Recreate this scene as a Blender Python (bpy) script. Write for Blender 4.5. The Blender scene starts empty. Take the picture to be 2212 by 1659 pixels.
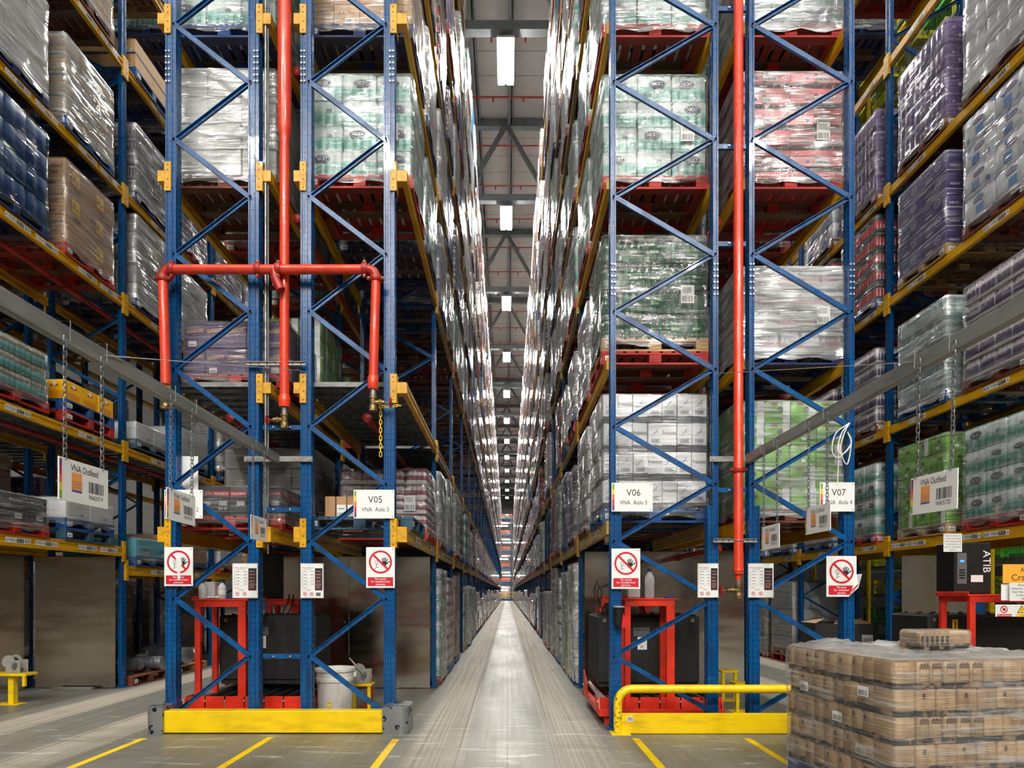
import bpy, math, random
from mathutils import Vector, Matrix
SC = bpy.context.scene
COL = SC.collection
PI = math.pi
RND = random.Random(11)

# ------------------------------------------------------------------ materials
MATS = {}
def srgb(r, g, b):
    f = lambda c: (c / 255 / 12.92) if c / 255 <= .04045 else ((c / 255 + .055) / 1.055) ** 2.4
    return (f(r), f(g), f(b), 1)

class NT:
    def __init__(s, name):
        s.m = bpy.data.materials.new(name); s.m.use_nodes = True
        s.t = s.m.node_tree; s.n = s.t.nodes; s.l = s.t.links
        s.p = s.n['Principled BSDF']; s.out = s.n['Material Output']
        s.tc = s.n.new('ShaderNodeTexCoord')
    def lk(s, a, b): s.l.new(a, b)
    def val(s, sock, v):
        if hasattr(v, 'is_output') or isinstance(v, bpy.types.NodeSocket): s.lk(v, sock)
        else: sock.default_value = v
    def math(s, op, a, b=None, c=None, clamp=False):
        n = s.n.new('ShaderNodeMath'); n.operation = op; n.use_clamp = clamp
        s.val(n.inputs[0], a)
        if b is not None: s.val(n.inputs[1], b)
        if c is not None: s.val(n.inputs[2], c)
        return n.outputs[0]
    def coords(s, kind='Object', scale=(1, 1, 1), rnd=0.0, loc=(0, 0, 0), rot=(0, 0, 0)):
        mp = s.n.new('ShaderNodeMapping'); mp.inputs['Scale'].default_value = scale
        mp.inputs['Location'].default_value = loc; mp.inputs['Rotation'].default_value = rot
        s.lk(s.tc.outputs[kind], mp.inputs[0])
        if rnd:
            oi = s.n.new('ShaderNodeObjectInfo')
            v = s.n.new('ShaderNodeVectorMath'); v.operation = 'ADD'
            cx = s.n.new('ShaderNodeCombineXYZ')
            r = s.math('MULTIPLY', oi.outputs['Random'], rnd)
            for i in range(3): s.lk(r, cx.inputs[i])
            s.lk(mp.outputs[0], v.inputs[0]); s.lk(cx.outputs[0], v.inputs[1])
            return v.outputs[0]
        return mp.outputs[0]
    def noise(s, vec, scale=5, detail=3, rough=.55, dist=0):
        n = s.n.new('ShaderNodeTexNoise'); n.inputs['Scale'].default_value = scale
        n.inputs['Detail'].default_value = detail; n.inputs['Roughness'].default_value = rough
        n.inputs['Distortion'].default_value = dist
        s.lk(vec, n.inputs['Vector']); return n.outputs['Fac']
    def ramp(s, fac, stops, const=False):
        n = s.n.new('ShaderNodeValToRGB'); cr = n.color_ramp
        if const: cr.interpolation = 'CONSTANT'
        while len(cr.elements) < len(stops): cr.elements.new(1)
        for e, (p, c) in zip(cr.elements, stops):
            e.position = p; e.color = c if len(c) == 4 else (*c, 1)
        s.lk(fac, n.inputs[0]); return n.outputs[0]
    def mix(s, fac, a, b):
        n = s.n.new('ShaderNodeMix'); n.data_type = 'RGBA'
        s.val(n.inputs['Factor'], fac); s.val(n.inputs['A'], a) if False else None
        s.val(n.inputs[6], a); s.val(n.inputs[7], b); return n.outputs[2]
    def rng(s, v, a, b, c=0.0, d=1.0):
        n = s.n.new('ShaderNodeMapRange'); s.lk(v, n.inputs[0])
        for i, k in zip((1, 2, 3, 4), (a, b, c, d)): n.inputs[i].default_value = k
        return n.outputs[0]
    def xyz(s, vec):
        n = s.n.new('ShaderNodeSeparateXYZ'); s.lk(vec, n.inputs[0]); return n.outputs
    def bump(s, h, strength=.3, dist=.01):
        n = s.n.new('ShaderNodeBump'); n.inputs['Strength'].default_value = strength
        n.inputs['Distance'].default_value = dist; s.lk(h, n.inputs['Height'])
        s.lk(n.outputs[0], s.p.inputs['Normal']); return n.outputs[0]
    def done(s, col=None, rough=None, metal=None, coat=None):
        for k, v in (('Base Color', col), ('Roughness', rough), ('Metallic', metal), ('Coat Weight', coat)):
            if v is not None: s.val(s.p.inputs[k], v)
        return s.m

def mat(name, col, rough=.5, metal=0, var=0, vs=6, col2=None, bump=0, bs=40, coat=0, st=(1, 1, 1), lo=.45, hi=.6, emit=0):
    if name in MATS: return MATS[name]
    t = NT(name); c = col
    if var or col2:
        v = t.coords(scale=st, rnd=23.0)
        n = t.noise(v, vs, 2, .6)
        c2 = col2 or tuple(x * (1 - var) for x in col[:3]) + (1,)
        c = t.mix(t.rng(n, lo, hi), col, c2)
        t.val(t.p.inputs['Roughness'], t.rng(n, .3, .7, max(.05, rough - .08), min(1, rough + .12)))
        t.done(c, None, metal, coat or None)
    else: t.done(c, rough, metal, coat or None)
    if bump:
        t.bump(t.noise(t.coords(scale=st, rnd=9.0), bs, 3), bump, .004)
    if emit:
        t.val(t.p.inputs['Emission Color'], col); t.p.inputs['Emission Strength'].default_value = emit
    MATS[name] = t.m; return t.m

BLUE = srgb(0, 82, 142); YEL = srgb(222, 166, 12); RED = srgb(205, 42, 22)
def blue_upright():
    t = NT('blue_upright_paint')
    o = t.tc.outputs['Object']; x, y, z = t.xyz(o)
    g = t.n.new('ShaderNodeNewGeometry'); nx, ny, nz = t.xyz(g.outputs['Normal'])
    pz = t.math('ABSOLUTE', t.math('SUBTRACT', t.math('MODULO', z, .062), .031))
    px = t.math('ABSOLUTE', t.math('SUBTRACT', t.math('ABSOLUTE', x), .017))
    d = t.math('SQRT', t.math('ADD', t.math('POWER', px, 2.0), t.math('POWER', pz, 2.0)))
    h1 = t.math('MULTIPLY', t.math('LESS_THAN', d, .0056), t.math('GREATER_THAN', t.math('ABSOLUTE', ny), .6))
    py = t.math('ABSOLUTE', t.math('SUBTRACT', t.math('ABSOLUTE', t.math('SUBTRACT', y, .055)), .026))
    pz2 = t.math('ABSOLUTE', t.math('SUBTRACT', t.math('MODULO', z, .075), .0375))
    h2 = t.math('MULTIPLY', t.math('MULTIPLY', t.math('LESS_THAN', py, .007), t.math('LESS_THAN', pz2, .013)),
                t.math('GREATER_THAN', t.math('ABSOLUTE', nx), .6))
    h = t.math('MAXIMUM', h1, h2)
    n = t.noise(t.coords(rnd=31.0, scale=(1, 1, .35)), 9, 2, .7)
    chip = t.rng(t.noise(t.coords(rnd=17.0), 22, 3, .75), .70, .74)
    c = t.mix(t.rng(n, .35, .7), BLUE, srgb(0, 60, 112))
    c = t.mix(t.math('MULTIPLY', chip, .8), c, srgb(120, 140, 160))
    c = t.mix(h, c, (.004, .005, .008, 1))
    t.done(c, t.rng(n, .3, .7, .2, .36)); t.bump(h, -.6, .004)
    t.p.inputs['Coat Weight'].default_value = .12
    return t.m
MATS['upright'] = blue_upright()
mat('blue_paint', BLUE, .3, 0, col2=srgb(0, 60, 112), vs=7, coat=.1)
mat('yellow_paint', YEL, .42, 0, col2=srgb(190, 138, 14), vs=5, st=(2, .5, 3), lo=.4, hi=.7, coat=.1)
mat('yellow_worn', srgb(196, 160, 72), .45, 0, col2=srgb(150, 142, 120), vs=6, st=(3, .4, 3), lo=.45, hi=.62)
mat('safety_yellow', srgb(243, 205, 0), .38, 0, col2=srgb(214, 172, 8), vs=4, st=(.6, 1, 3), lo=.5, hi=.75, coat=.2)
def barrier_worn():
    t = NT('scuffed_yellow_paint')
    a = t.noise(t.coords(), 16, 6, .7); b = t.noise(t.coords(loc=(3, 1, 2)), 30, 5, .7)
    x, y, z = t.xyz(t.tc.outputs['Object'])
    edge = t.rng(x, .0, .16, .10, 0)
    a2 = t.math('ADD', a, edge); b2 = t.math('ADD', b, edge)
    c = t.mix(t.rng(a2, .62, .66), srgb(243, 205, 0), srgb(205, 165, 10))
    c = t.mix(t.rng(b2, .645, .67), c, srgb(30, 60, 50))
    t.done(c, .42, 0, .2); t.bump(a, .15, .003); return t.m
MATS['barrier_worn'] = barrier_worn()
mat('pipe_red', srgb(232, 66, 34), .32, 0, var=.18, vs=5, coat=.3)
mat('pipe_dark', srgb(176, 40, 28), .4, 0, var=.3, vs=8)
mat('frame_red', srgb(226, 52, 28), .42, 0, var=.2, vs=6)
mat('brass', srgb(150, 125, 80), .42, .75, var=.3, vs=30)
mat('valve_red', srgb(165, 25, 30), .4)
mat('galv', srgb(150, 153, 155), .42, .8, col2=srgb(122, 127, 130), vs=9, bump=.05)
mat('galv_dull', srgb(140, 141, 138), .55, .35, col2=srgb(118, 119, 117), vs=5, st=(1, .3, 2))
mat('steel_zinc', srgb(190, 188, 180), .4, .5, var=.2, vs=20)
mat('black', (.007, .007, .008, 1), .5, 0, var=.3, vs=8)
mat('battery_black', (.007, .007, .007, 1), .68, 0, col2=(.016, .016, .015, 1), vs=6, st=(.4, .4, 8), lo=.4, hi=.7)
mat('rubber', (.01, .01, .01, 1), .6)
mat('roller', (.03, .03, .032, 1), .45, .4, var=.3, vs=20)
mat('white_plastic', srgb(232, 232, 230), .4, 0, col2=srgb(205, 206, 204), vs=5, lo=.5, hi=.8)
mat('sign_white', srgb(236, 237, 236), .35)
mat('print_black', srgb(28, 28, 30), .5)
mat('print_grey', srgb(95, 95, 98), .5)
mat('print_red', srgb(205, 20, 40), .45)
mat('print_navy', srgb(28, 34, 74), .5)
mat('print_white', srgb(228, 228, 228), .5)
mat('print_orange', srgb(238, 160, 90), .5)
mat('print_green', srgb(120, 170, 40), .5)
mat('print_yellow', srgb(250, 200, 20), .5)
mat('print_purple', srgb(110, 40, 110), .5)
mat('print_magenta', srgb(200, 30, 80), .5)
mat('print_dorange', srgb(235, 100, 30), .5)
mat('print_tan', srgb(190, 150, 100), .5)
mat('print_blue', srgb(40, 80, 180), .5)
mat('sign_orange', srgb(250, 175, 60), .4)
mat('paper', srgb(225, 225, 222), .6)
mat('asphalt_black', (.005, .005, .005, 1), .8)
mat('concrete_joint', srgb(70, 68, 62), .8)
def pallet_mat(name, c, c2, wear=.56):
    t = NT(name)
    v = t.coords(rnd=41.0, scale=(3, 3, 9)); n = t.noise(v, 5, 3, .65)
    g = t.noise(t.coords(rnd=7.0, scale=(1, 14, 10)), 4, 4)
    wood = t.mix(g, srgb(140, 112, 80), srgb(95, 72, 50))
    base = t.mix(t.rng(g, .3, .7), c, c2)
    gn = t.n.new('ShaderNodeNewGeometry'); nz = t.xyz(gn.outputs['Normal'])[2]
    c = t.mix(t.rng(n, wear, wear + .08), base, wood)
    c = t.mix(t.math('MULTIPLY', t.math('LESS_THAN', nz, -.7), t.rng(g, .3, .7, .35, .75)), c, srgb(92, 62, 44))   # undersides mixed toward dark brown
    t.done(c, .6); t.bump(g, .3, .003)
    MATS[name] = t.m
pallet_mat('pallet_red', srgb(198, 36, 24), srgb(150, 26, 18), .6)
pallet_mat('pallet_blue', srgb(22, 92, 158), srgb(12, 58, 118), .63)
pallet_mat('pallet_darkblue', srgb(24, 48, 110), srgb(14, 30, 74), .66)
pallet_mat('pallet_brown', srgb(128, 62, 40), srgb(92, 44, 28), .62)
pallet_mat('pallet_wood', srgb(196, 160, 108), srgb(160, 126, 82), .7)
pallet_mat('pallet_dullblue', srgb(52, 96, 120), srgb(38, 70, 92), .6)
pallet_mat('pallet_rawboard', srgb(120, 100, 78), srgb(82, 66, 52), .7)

def film(name, haze_glint, lo, hi, tint=(.93, .95, .96, 1), rot=.05):
    t = NT(name)
    v = t.coords(rnd=53.0, scale=(.9, .9, 15), rot=(rot, rot * .7, 0))
    s1 = t.noise(v, 1.6, 2, .62)
    v2 = t.coords(rnd=29.0, scale=(1.6, 1.6, 4), rot=(-.25, .3, 0))
    s2 = t.noise(v2, 2.2, 1, .6)
    h = t.math('ADD', t.math('MULTIPLY', s1, .75), t.math('MULTIPLY', s2, .5))
    v3 = t.coords(rnd=71.0, scale=(1.6, 1.6, 62), rot=(-rot * 1.6, rot, 0))
    s3 = t.noise(v3, 1.5, 1, .6)
    bmp = t.bump(t.math('ADD', h, t.math('MULTIPLY', s3, .22)), .85, .02)
    t.done(tint, .16); t.p.inputs['Specular IOR Level'].default_value = .7
    t.p.inputs['Transmission Weight'].default_value = 0
    lw = t.n.new('ShaderNodeLayerWeight'); lw.inputs[0].default_value = .22
    t.lk(bmp, lw.inputs['Normal'])
    fac = t.math('ADD', t.math('ADD', t.rng(h, lo, hi, haze_glint * .3, haze_glint * 1.1), t.math('ADD', t.rng(h, hi - .1, hi + .02, 0, haze_glint * 1.2), t.rng(s3, .54, .68, 0, .12 + haze_glint * .5))), t.math('MULTIPLY', lw.outputs['Fresnel'], .4), clamp=True)  # film haze, plus white streaks painted in as glints
    gl = t.n.new('ShaderNodeBsdfGlossy'); gl.inputs['Roughness'].default_value = .1; t.lk(bmp, gl.inputs['Normal'])
    tr = t.n.new('ShaderNodeBsdfTransparent'); tr.inputs[0].default_value = (.97, .98, .98, 1)
    m0 = t.n.new('ShaderNodeMixShader'); m0.inputs[0].default_value = .42
    t.lk(t.p.outputs[0], m0.inputs[1]); t.lk(gl.outputs[0], m0.inputs[2])
    m1 = t.n.new('ShaderNodeMixShader'); t.lk(fac, m1.inputs[0])
    t.lk(tr.outputs[0], m1.inputs[1]); t.lk(m0.outputs[0], m1.inputs[2])
    t.lk(m1.outputs[0], t.out.inputs[0])
    MATS[name] = t.m
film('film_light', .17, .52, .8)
film('film_mid', .34, .48, .78)
film('film_heavy', .6, .42, .76)
film('film_blue', .1, .52, .8, (.12, .34, .42, 1))

def pack(name, bands, h, rough=.35, vs=14, amt=.16, col2=None, c2lo=.55, c2hi=.62, st=(1, 1, 1)):
    """printed packaging: horizontal print bands repeating each tier of height h"""
    t = NT('packaging_' + name)
    x, y, z = t.xyz(t.tc.outputs['Object'])
    f = t.math('DIVIDE', t.math('MODULO', t.math('ADD', z, h * 20 + .0005), h), h)
    wob = t.noise(t.coords(rnd=13.0, scale=(3, 3, 1)), 3, 1)
    f2 = t.math('ADD', f, t.math('MULTIPLY', t.math('SUBTRACT', wob, .5), .1))
    c = t.ramp(f2, bands, True)
    n = t.noise(t.coords(rnd=19.0, scale=st), vs, 2, .65)
    if col2: c = t.mix(t.rng(n, c2lo, c2hi), c, col2)
    c = t.mix(t.rng(n, .3, .75, 0, amt), c, (.02, .02, .03, 1))
    oi = t.n.new('ShaderNodeObjectInfo')
    hs = t.n.new('ShaderNodeHueSaturation'); t.lk(c, hs.inputs['Color'])
    t.lk(t.rng(oi.outputs['Random'], 0, 1, .86, 1.1), hs.inputs['Value'])
    t.done(hs.outputs[0], rough)
    MATS['pk_' + name] = t.m; return t.m
W_ = srgb(210, 219, 216); TE = srgb(92, 166, 152); TE2 = srgb(150, 196, 186)
pack('nicky', [(0, W_), (.05, TE2), (.1, TE), (.42, TE2), (.56, W_), (.93, TE2)], .285, .3, 7, .08, W_, .56, .64)
pack('green', [(0, srgb(112, 178, 40)), (.45, srgb(128, 192, 56)), (.8, srgb(98, 160, 40))], .245, .3, 8, .12, srgb(150, 205, 90), .55, .7)
pack('greenstripe', [(0, srgb(236, 238, 228)), (.9, srgb(200, 215, 180))], .245, .3, 8, .08)
pack('purple', [(0, srgb(96, 66, 130)), (.3, srgb(120, 92, 150)), (.5, srgb(88, 58, 124)), (.9, srgb(130, 105, 160))], .33, .3, 20, .15, srgb(140, 118, 168), .58, .66)
pack('purplebox', [(0, srgb(62, 36, 122)), (.93, srgb(225, 225, 235))], .25, .4, 8, .08)
pack('stripes', [(0, srgb(224, 222, 226)), (.9, srgb(180, 170, 190))], .33, .3, 10, .1)
pack('softblue', [(0, srgb(222, 224, 230)), (.12, srgb(190, 205, 228)), (.2, srgb(228, 230, 232)), (.85, srgb(205, 200, 220))], .33, .3, 6, .08, srgb(84, 130, 196), .62, .66)
pack('freix', [(0, srgb(58, 60, 68)), (.24, srgb(226, 226, 228)), (.985, srgb(160, 160, 165))], .325, .42, 6, .04)
pack('pinktray', [(0, srgb(226, 78, 92)), (.5, srgb(240, 150, 155)), (.95, srgb(200, 60, 75))], .255, .35, 8, .06)
pack('whitepink', [(0, srgb(210, 200, 205)), (.3, srgb(222, 120, 140)), (.45, srgb(222, 222, 226)), (.8, srgb(190, 195, 205))], .24, .35, 10, .1)
pack('bramble', [(0, srgb(82, 58, 98)), (.97, srgb(60, 40, 74))], .3, .45, 40, .12, srgb(102, 78, 116), .5, .56)
pack('winebox', [(0, srgb(24, 22, 24)), (.6, srgb(52, 48, 50)), (.68, srgb(168, 34, 44)), (.84, srgb(56, 52, 54))], .34, .4, 6, .1)
pack('kraft', [(0, srgb(176, 136, 96)), (.985, srgb(120, 88, 58))], .38, .6, 5, .1)
pack('kraftblue', [(0, srgb(70, 150, 180)), (.07, srgb(186, 160, 130)), (.95, srgb(70, 150, 180))], .28, .5, 5, .1)
pack('kraftsmall', [(0, srgb(180, 142, 100)), (.98, srgb(130, 98, 66))], .24, .6, 5, .1)
pack('bluewrap', [(0, srgb(22, 48, 104)), (.5, srgb(34, 72, 130)), (.9, srgb(16, 34, 80))], .3, .35, 14, .2, srgb(60, 100, 150), .62, .7)
pack('whitewrap', [(0, srgb(205, 203, 200)), (.93, srgb(150, 148, 146))], .3, .4, 6, .08)
pack('greywrap', [(0, srgb(150, 148, 146)), (.6, srgb(168, 166, 164)), (.93, srgb(105, 103, 102))], .27, .4, 6, .12)
pack('darkcan', [(0, srgb(48, 40, 60)), (.35, srgb(84, 62, 84)), (.6, srgb(44, 38, 56)), (.8, srgb(150, 140, 140))], .22, .3, 12, .15)
pack('crate', [(0, srgb(58, 66, 96)), (.12, srgb(196, 158, 104)), (.9, srgb(170, 132, 84))], .24, .6, 5, .12)
pack('tealbottle', [(0, srgb(110, 90, 66)), (.12, srgb(56, 150, 150)), (.4, srgb(100, 180, 176)), (.62, srgb(120, 96, 72)), (.8, srgb(150, 160, 150))], .2, .25, 26, .15, srgb(232, 200, 80), .66, .7)
pack('yellowbox', [(0, srgb(250, 186, 4)), (.97, srgb(190, 130, 0))], .3, .45, 6, .08)
pack('blackbox', [(0, srgb(28, 28, 30)), (.97, srgb(60, 60, 64))], .27, .4, 6, .1)
pack('whitebox', [(0, srgb(214, 214, 216)), (.97, srgb(160, 160, 160))], .28, .45, 6, .06)
pack('turq', [(0, srgb(70, 180, 200)), (.96, srgb(40, 130, 150))], .3, .4, 8, .08)
pack('redcan', [(0, srgb(26, 22, 26)), (.18, srgb(206, 30, 34)), (.62, srgb(150, 20, 28)), (.74, srgb(28, 26, 30)), (.9, srgb(90, 90, 95))], .27, .25, 10, .1)
pack('purplecan', [(0, srgb(70, 50, 96)), (.5, srgb(112, 84, 120)), (.62, srgb(206, 200, 205)), (.84, srgb(190, 170, 190))], .24, .25, 10, .1)
pack('silverteal', [(0, srgb(96, 142, 140)), (.3, srgb(170, 190, 188)), (.7, srgb(120, 160, 158)), (.9, srgb(214, 220, 218))], .32, .22, 6, .1, srgb(190, 205, 200), .55, .7)
pack('pinkdrink', [(0, srgb(214, 210, 206)), (.22, srgb(130, 60, 74)), (.5, srgb(196, 186, 190)), (.7, srgb(150, 56, 74)), (.85, srgb(90, 60, 60))], .24, .25, 22, .1)
pack('lightgreen', [(0, srgb(196, 212, 190)), (.9, srgb(160, 180, 156))], .3, .4, 6, .08)
pack('redbox', [(0, srgb(178, 36, 44)), (.8, srgb(150, 30, 40)), (.9, srgb(220, 215, 215))], .2, .35, 8, .1)
pack('redwhite', [(0, srgb(214, 208, 206)), (.4, srgb(170, 40, 50)), (.75, srgb(220, 214, 212))], .2, .35, 8, .1)
pack('brownbag', [(0, srgb(40, 37, 40)), (.22, srgb(182, 150, 110)), (.97, srgb(140, 110, 76))], .177, .55, 9, .1, srgb(166, 132, 94), .5, .62)
mat('bag_print', srgb(70, 58, 48), .6)
mat('glass_green', srgb(6, 88, 48), .12, 0, var=.3, vs=12, coat=.8)
mat('bottle_dark', srgb(34, 30, 38), .15, 0, var=.3, vs=12, coat=.6)
mat('clear_pet', srgb(190, 196, 198), .12, 0, var=.1, vs=12, coat=.6)
mat('label_green', srgb(120, 170, 60), .3)
mat('cap_blue', srgb(30, 70, 160), .35)

# ------------------------------------------------------------------ mesh builder
FACES = {'-Y': (Vector((1, 0, 0)), Vector((0, 0, 1)), Vector((0, -1, 0))),
         '+X': (Vector((0, 1, 0)), Vector((0, 0, 1)), Vector((1, 0, 0))),
         '-X': (Vector((0, -1, 0)), Vector((0, 0, 1)), Vector((-1, 0, 0))),
         '+Y': (Vector((-1, 0, 0)), Vector((0, 0, 1)), Vector((0, 1, 0))),
         '+Z': (Vector((1, 0, 0)), Vector((0, 1, 0)), Vector((0, 0, 1)))}
TEXTS = {}
def text_geo(s):
    if s in TEXTS: return TEXTS[s]
    cu = bpy.data.curves.new('t', 'FONT'); cu.body = s; cu.resolution_u = 2; cu.align_x = 'CENTER'; cu.align_y = 'CENTER'
    ob = bpy.data.objects.new('t', cu); me = bpy.data.meshes.new_from_object(ob)
    vs = [(v.co.x, v.co.y) for v in me.vertices]; fs = [tuple(p.vertices) for p in me.polygons]
    bpy.data.objects.remove(ob); bpy.data.curves.remove(cu); bpy.data.meshes.remove(me)
    w = max([v[0] for v in vs] or [1]) - min([v[0] for v in vs] or [0])
    TEXTS[s] = (vs, fs, w); return TEXTS[s]

class MB:
    def __init__(s): s.v = []; s.f = []; s.m = []; s.sm = []; s.mats = []; s.cur = 0; s.X = None
    def mt(s, name):
        m = MATS[name]
        if m not in s.mats: s.mats.append(m)
        s.cur = s.mats.index(m); return s
    def add(s, vs, fs, smooth=False):
        o = len(s.v)
        if s.X is not None: vs = [s.X @ Vector(v) for v in vs]
        s.v += [tuple(v) for v in vs]
        for f in fs:
            s.f.append([o + i for i in f]); s.m.append(s.cur); s.sm.append(smooth)
        return s
    def box(s, x0, x1, y0, y1, z0, z1):
        vs = [(x, y, z) for z in (z0, z1) for y in (y0, y1) for x in (x0, x1)]
        return s.add(vs, [(0, 2, 3, 1), (4, 5, 7, 6), (0, 1, 5, 4), (1, 3, 7, 5), (3, 2, 6, 7), (2, 0, 4, 6)])
    def cbox(s, x0, x1, y0, y1, z0, z1, c=.004):
        vs = []; I = {}
        for i, (x, sx) in enumerate(((x0, 1), (x1, -1))):
            for j, (y, sy) in enumerate(((y0, 1), (y1, -1))):
                for k, (z, sz) in enumerate(((z0, 1), (z1, -1))):
                    I[i, j, k] = len(vs)
                    vs += [(x, y + sy * c, z + sz * c), (x + sx * c, y, z + sz * c), (x + sx * c, y + sy * c, z)]
        F = []
        for a in (0, 1):
            q = [I[a, 0, 0], I[a, 1, 0], I[a, 1, 1], I[a, 0, 1]]; F.append(q if a else q[::-1])
            q = [I[0, a, 0] + 1, I[1, a, 0] + 1, I[1, a, 1] + 1, I[0, a, 1] + 1]; F.append(q[::-1] if a else q)
            q = [I[0, 0, a] + 2, I[1, 0, a] + 2, I[1, 1, a] + 2, I[0, 1, a] + 2]; F.append(q if a else q[::-1])
        for a in (0, 1):
            for b in (0, 1):
                fl = (a == b)
                q = [I[a, b, 0], I[a, b, 0] + 1, I[a, b, 1] + 1, I[a, b, 1]]; F.append(q if fl else q[::-1])
                q = [I[a, 0, b], I[a, 1, b], I[a, 1, b] + 2, I[a, 0, b] + 2]; F.append(q if fl else q[::-1])
                q = [I[0, a, b] + 1, I[0, a, b] + 2, I[1, a, b] + 2, I[1, a, b] + 1]; F.append(q if fl else q[::-1])
                for k in (0, 1):
                    q = [I[a, b, k], I[a, b, k] + 1, I[a, b, k] + 2]
                    F.append(q if (a + b + k) % 2 else q[::-1])
        return s.add(vs, F)
    def lathe(s, prof, cx=0, cy=0, n=10, smooth=True, ax='z', cz=0):
        vs = []; F = []
        for r, z in prof:
            for i in range(n):
                a = 2 * PI * i / n; p = (r * math.cos(a), r * math.sin(a), z)
                if ax == 'x': p = (p[2], p[0], p[1])
                elif ax == 'y': p = (p[1], p[2], p[0])
                vs.append((p[0] + cx, p[1] + cy, p[2] + cz))
        for j in range(len(prof) - 1):
            for i in range(n):
                k = (i + 1) % n
                F.append((j * n + i, j * n + k, (j + 1) * n + k, (j + 1) * n + i))
        s.add(vs, F, smooth)
        o = len(s.v) - len(vs)
        for j, rev in ((0, True), (len(prof) - 1, False)):
            if prof[j][0] > 1e-4:
                q = [o + j * n + i for i in range(n)]
                s.f.append(q[::-1] if rev else q); s.m.append(s.cur); s.sm.append(False)
        return s
    def cyl(s, r, z0, z1, cx=0, cy=0, n=10, ax='z', cz=0): return s.lathe([(r, z0), (r, z1)], cx, cy, n, True, ax, cz)
    def tube(s, pts, r, n=8, smooth=True, closed=False):
        pts = [Vector(p) for p in pts]; rings = []; m = len(pts); up = Vector((0, 0, 1))
        for i, p in enumerate(pts):
            a = pts[(i - 1) % m] if (i or closed) else p; b = pts[(i + 1) % m] if (i < m - 1 or closed) else p
            d = (b - a).normalized()
            if abs(d.dot(up)) > .95: up = Vector((1, 0, 0)) if abs(d.x) < .9 else Vector((0, 1, 0))
            u = d.cross(up).normalized(); w = u.cross(d).normalized(); up = w
            rings.append([p + r * (math.cos(2 * PI * k / n) * u + math.sin(2 * PI * k / n) * w) for k in range(n)])
        vs = [v for r_ in rings for v in r_]; F = []
        for i in range(m if closed else m - 1):
            j = (i + 1) % m
            for k in range(n):
                l = (k + 1) % n; F.append((i * n + k, i * n + l, j * n + l, j * n + k))
        if not closed: F += [tuple(range(n))[::-1], tuple((m - 1) * n + k for k in range(n))]
        return s.add(vs, F, smooth)
    def prism(s, poly, z0, z1, ax='z', smooth=False):
        n = len(poly); vs = []
        for z in (z0, z1):
            for a, b in poly:
                vs.append((a, b, z) if ax == 'z' else (z, a, b) if ax == 'x' else (a, z, b))
        F = [(i, (i + 1) % n, n + (i + 1) % n, n + i) for i in range(n)]
        F += [tuple(range(n))[::-1], tuple(range(n, 2 * n))]
        if ax == 'y': F = [f[::-1] for f in F]
        return s.add(vs, F, smooth)
    def bar(s, p, q, w, h, up=(0, 0, 1)):
        p = Vector(p); q = Vector(q); d = (q - p).normalized(); u = d.cross(Vector(up)).normalized(); t = u.cross(d)
        vs = [e + a * u * w / 2 + b * t * h / 2 for e in (p, q) for a, b in ((-1, -1), (1, -1), (1, 1), (-1, 1))]
        return s.add(vs, [(0, 1, 2, 3)[::-1], (4, 5, 6, 7)[::-1][::-1], (0, 1, 5, 4), (1, 2, 6, 5), (2, 3, 7, 6), (3, 0, 4, 7)])
    def chan(s, p, q, w, dep, up, t=.006):
        """C-channel from p to q: web width w, flanges running toward `up` by dep"""
        p = Vector(p); q = Vector(q); d = (q - p).normalized(); up = Vector(up).normalized(); u = d.cross(up).normalized()
        prof = [(-w/2, 0), (w/2, 0), (w/2, dep), (w/2 - t, dep), (w/2 - t, t), (-w/2 + t, t), (-w/2 + t, dep), (-w/2, dep)]
        vs = [e + a * u + b * up for e in (p, q) for a, b in prof]; n = 8
        F = [(i, (i + 1) % n, n + (i + 1) % n, n + i) for i in range(n)] + [tuple(range(n))[::-1], tuple(range(n, 2 * n))]
        return s.add(vs, F)
    def poly(s, pts, face, o, off=0):
        U, V, N = FACES[face]; o = Vector(o)
        return s.add([o + a * U + b * V + off * N for a, b in pts], [tuple(range(len(pts)))])
    def rect(s, u0, u1, v0, v1, face, o, off=0): return s.poly([(u0, v0), (u1, v0), (u1, v1), (u0, v1)], face, o, off)
    def ring(s, r0, r1, face, o, off=0, n=28, cu=0, cv=0, sy=1):
        U, V, N = FACES[face]; o = Vector(o); vs = []
        for r in (r0, r1):
            for i in range(n):
                a = 2 * PI * i / n; vs.append(o + (cu + r * math.cos(a)) * U + (cv + sy * r * math.sin(a)) * V + off * N)
        return s.add(vs, [(i, n + i, n + (i + 1) % n, (i + 1) % n) for i in range(n)])
    def disc(s, r, face, o, off=0, n=20, cu=0, cv=0, sy=1):
        return s.poly([(cu + r * math.cos(2 * PI * i / n), cv + sy * r * math.sin(2 * PI * i / n)) for i in range(n)], face, o, off)
    def line2(s, a, b, w, face, o, off=0):
        dx, dy = b[0] - a[0], b[1] - a[1]; L = math.hypot(dx, dy); nx, ny = -dy / L * w / 2, dx / L * w / 2
        return s.poly([(a[0] - nx, a[1] - ny), (b[0] - nx, b[1] - ny), (b[0] + nx, b[1] + ny), (a[0] + nx, a[1] + ny)], face, o, off)
    def text(s, txt, size, face, o, off=0, cu=0, cv=0, wmax=None, rot=0, sx=1):
        vs, fs, w = text_geo(txt); k = size * 1.38
        kx = k * sx
        if wmax: kx = wmax / w
        U, V, N = FACES[face]; o = Vector(o); c, sn = math.cos(rot), math.sin(rot)
        out = []
        for a, b in vs:
            a, b = a * kx, b * k
            out.append(o + (cu + a * c - b * sn) * U + (cv + a * sn + b * c) * V + off * N)
        return s.add(out, fs)
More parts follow.
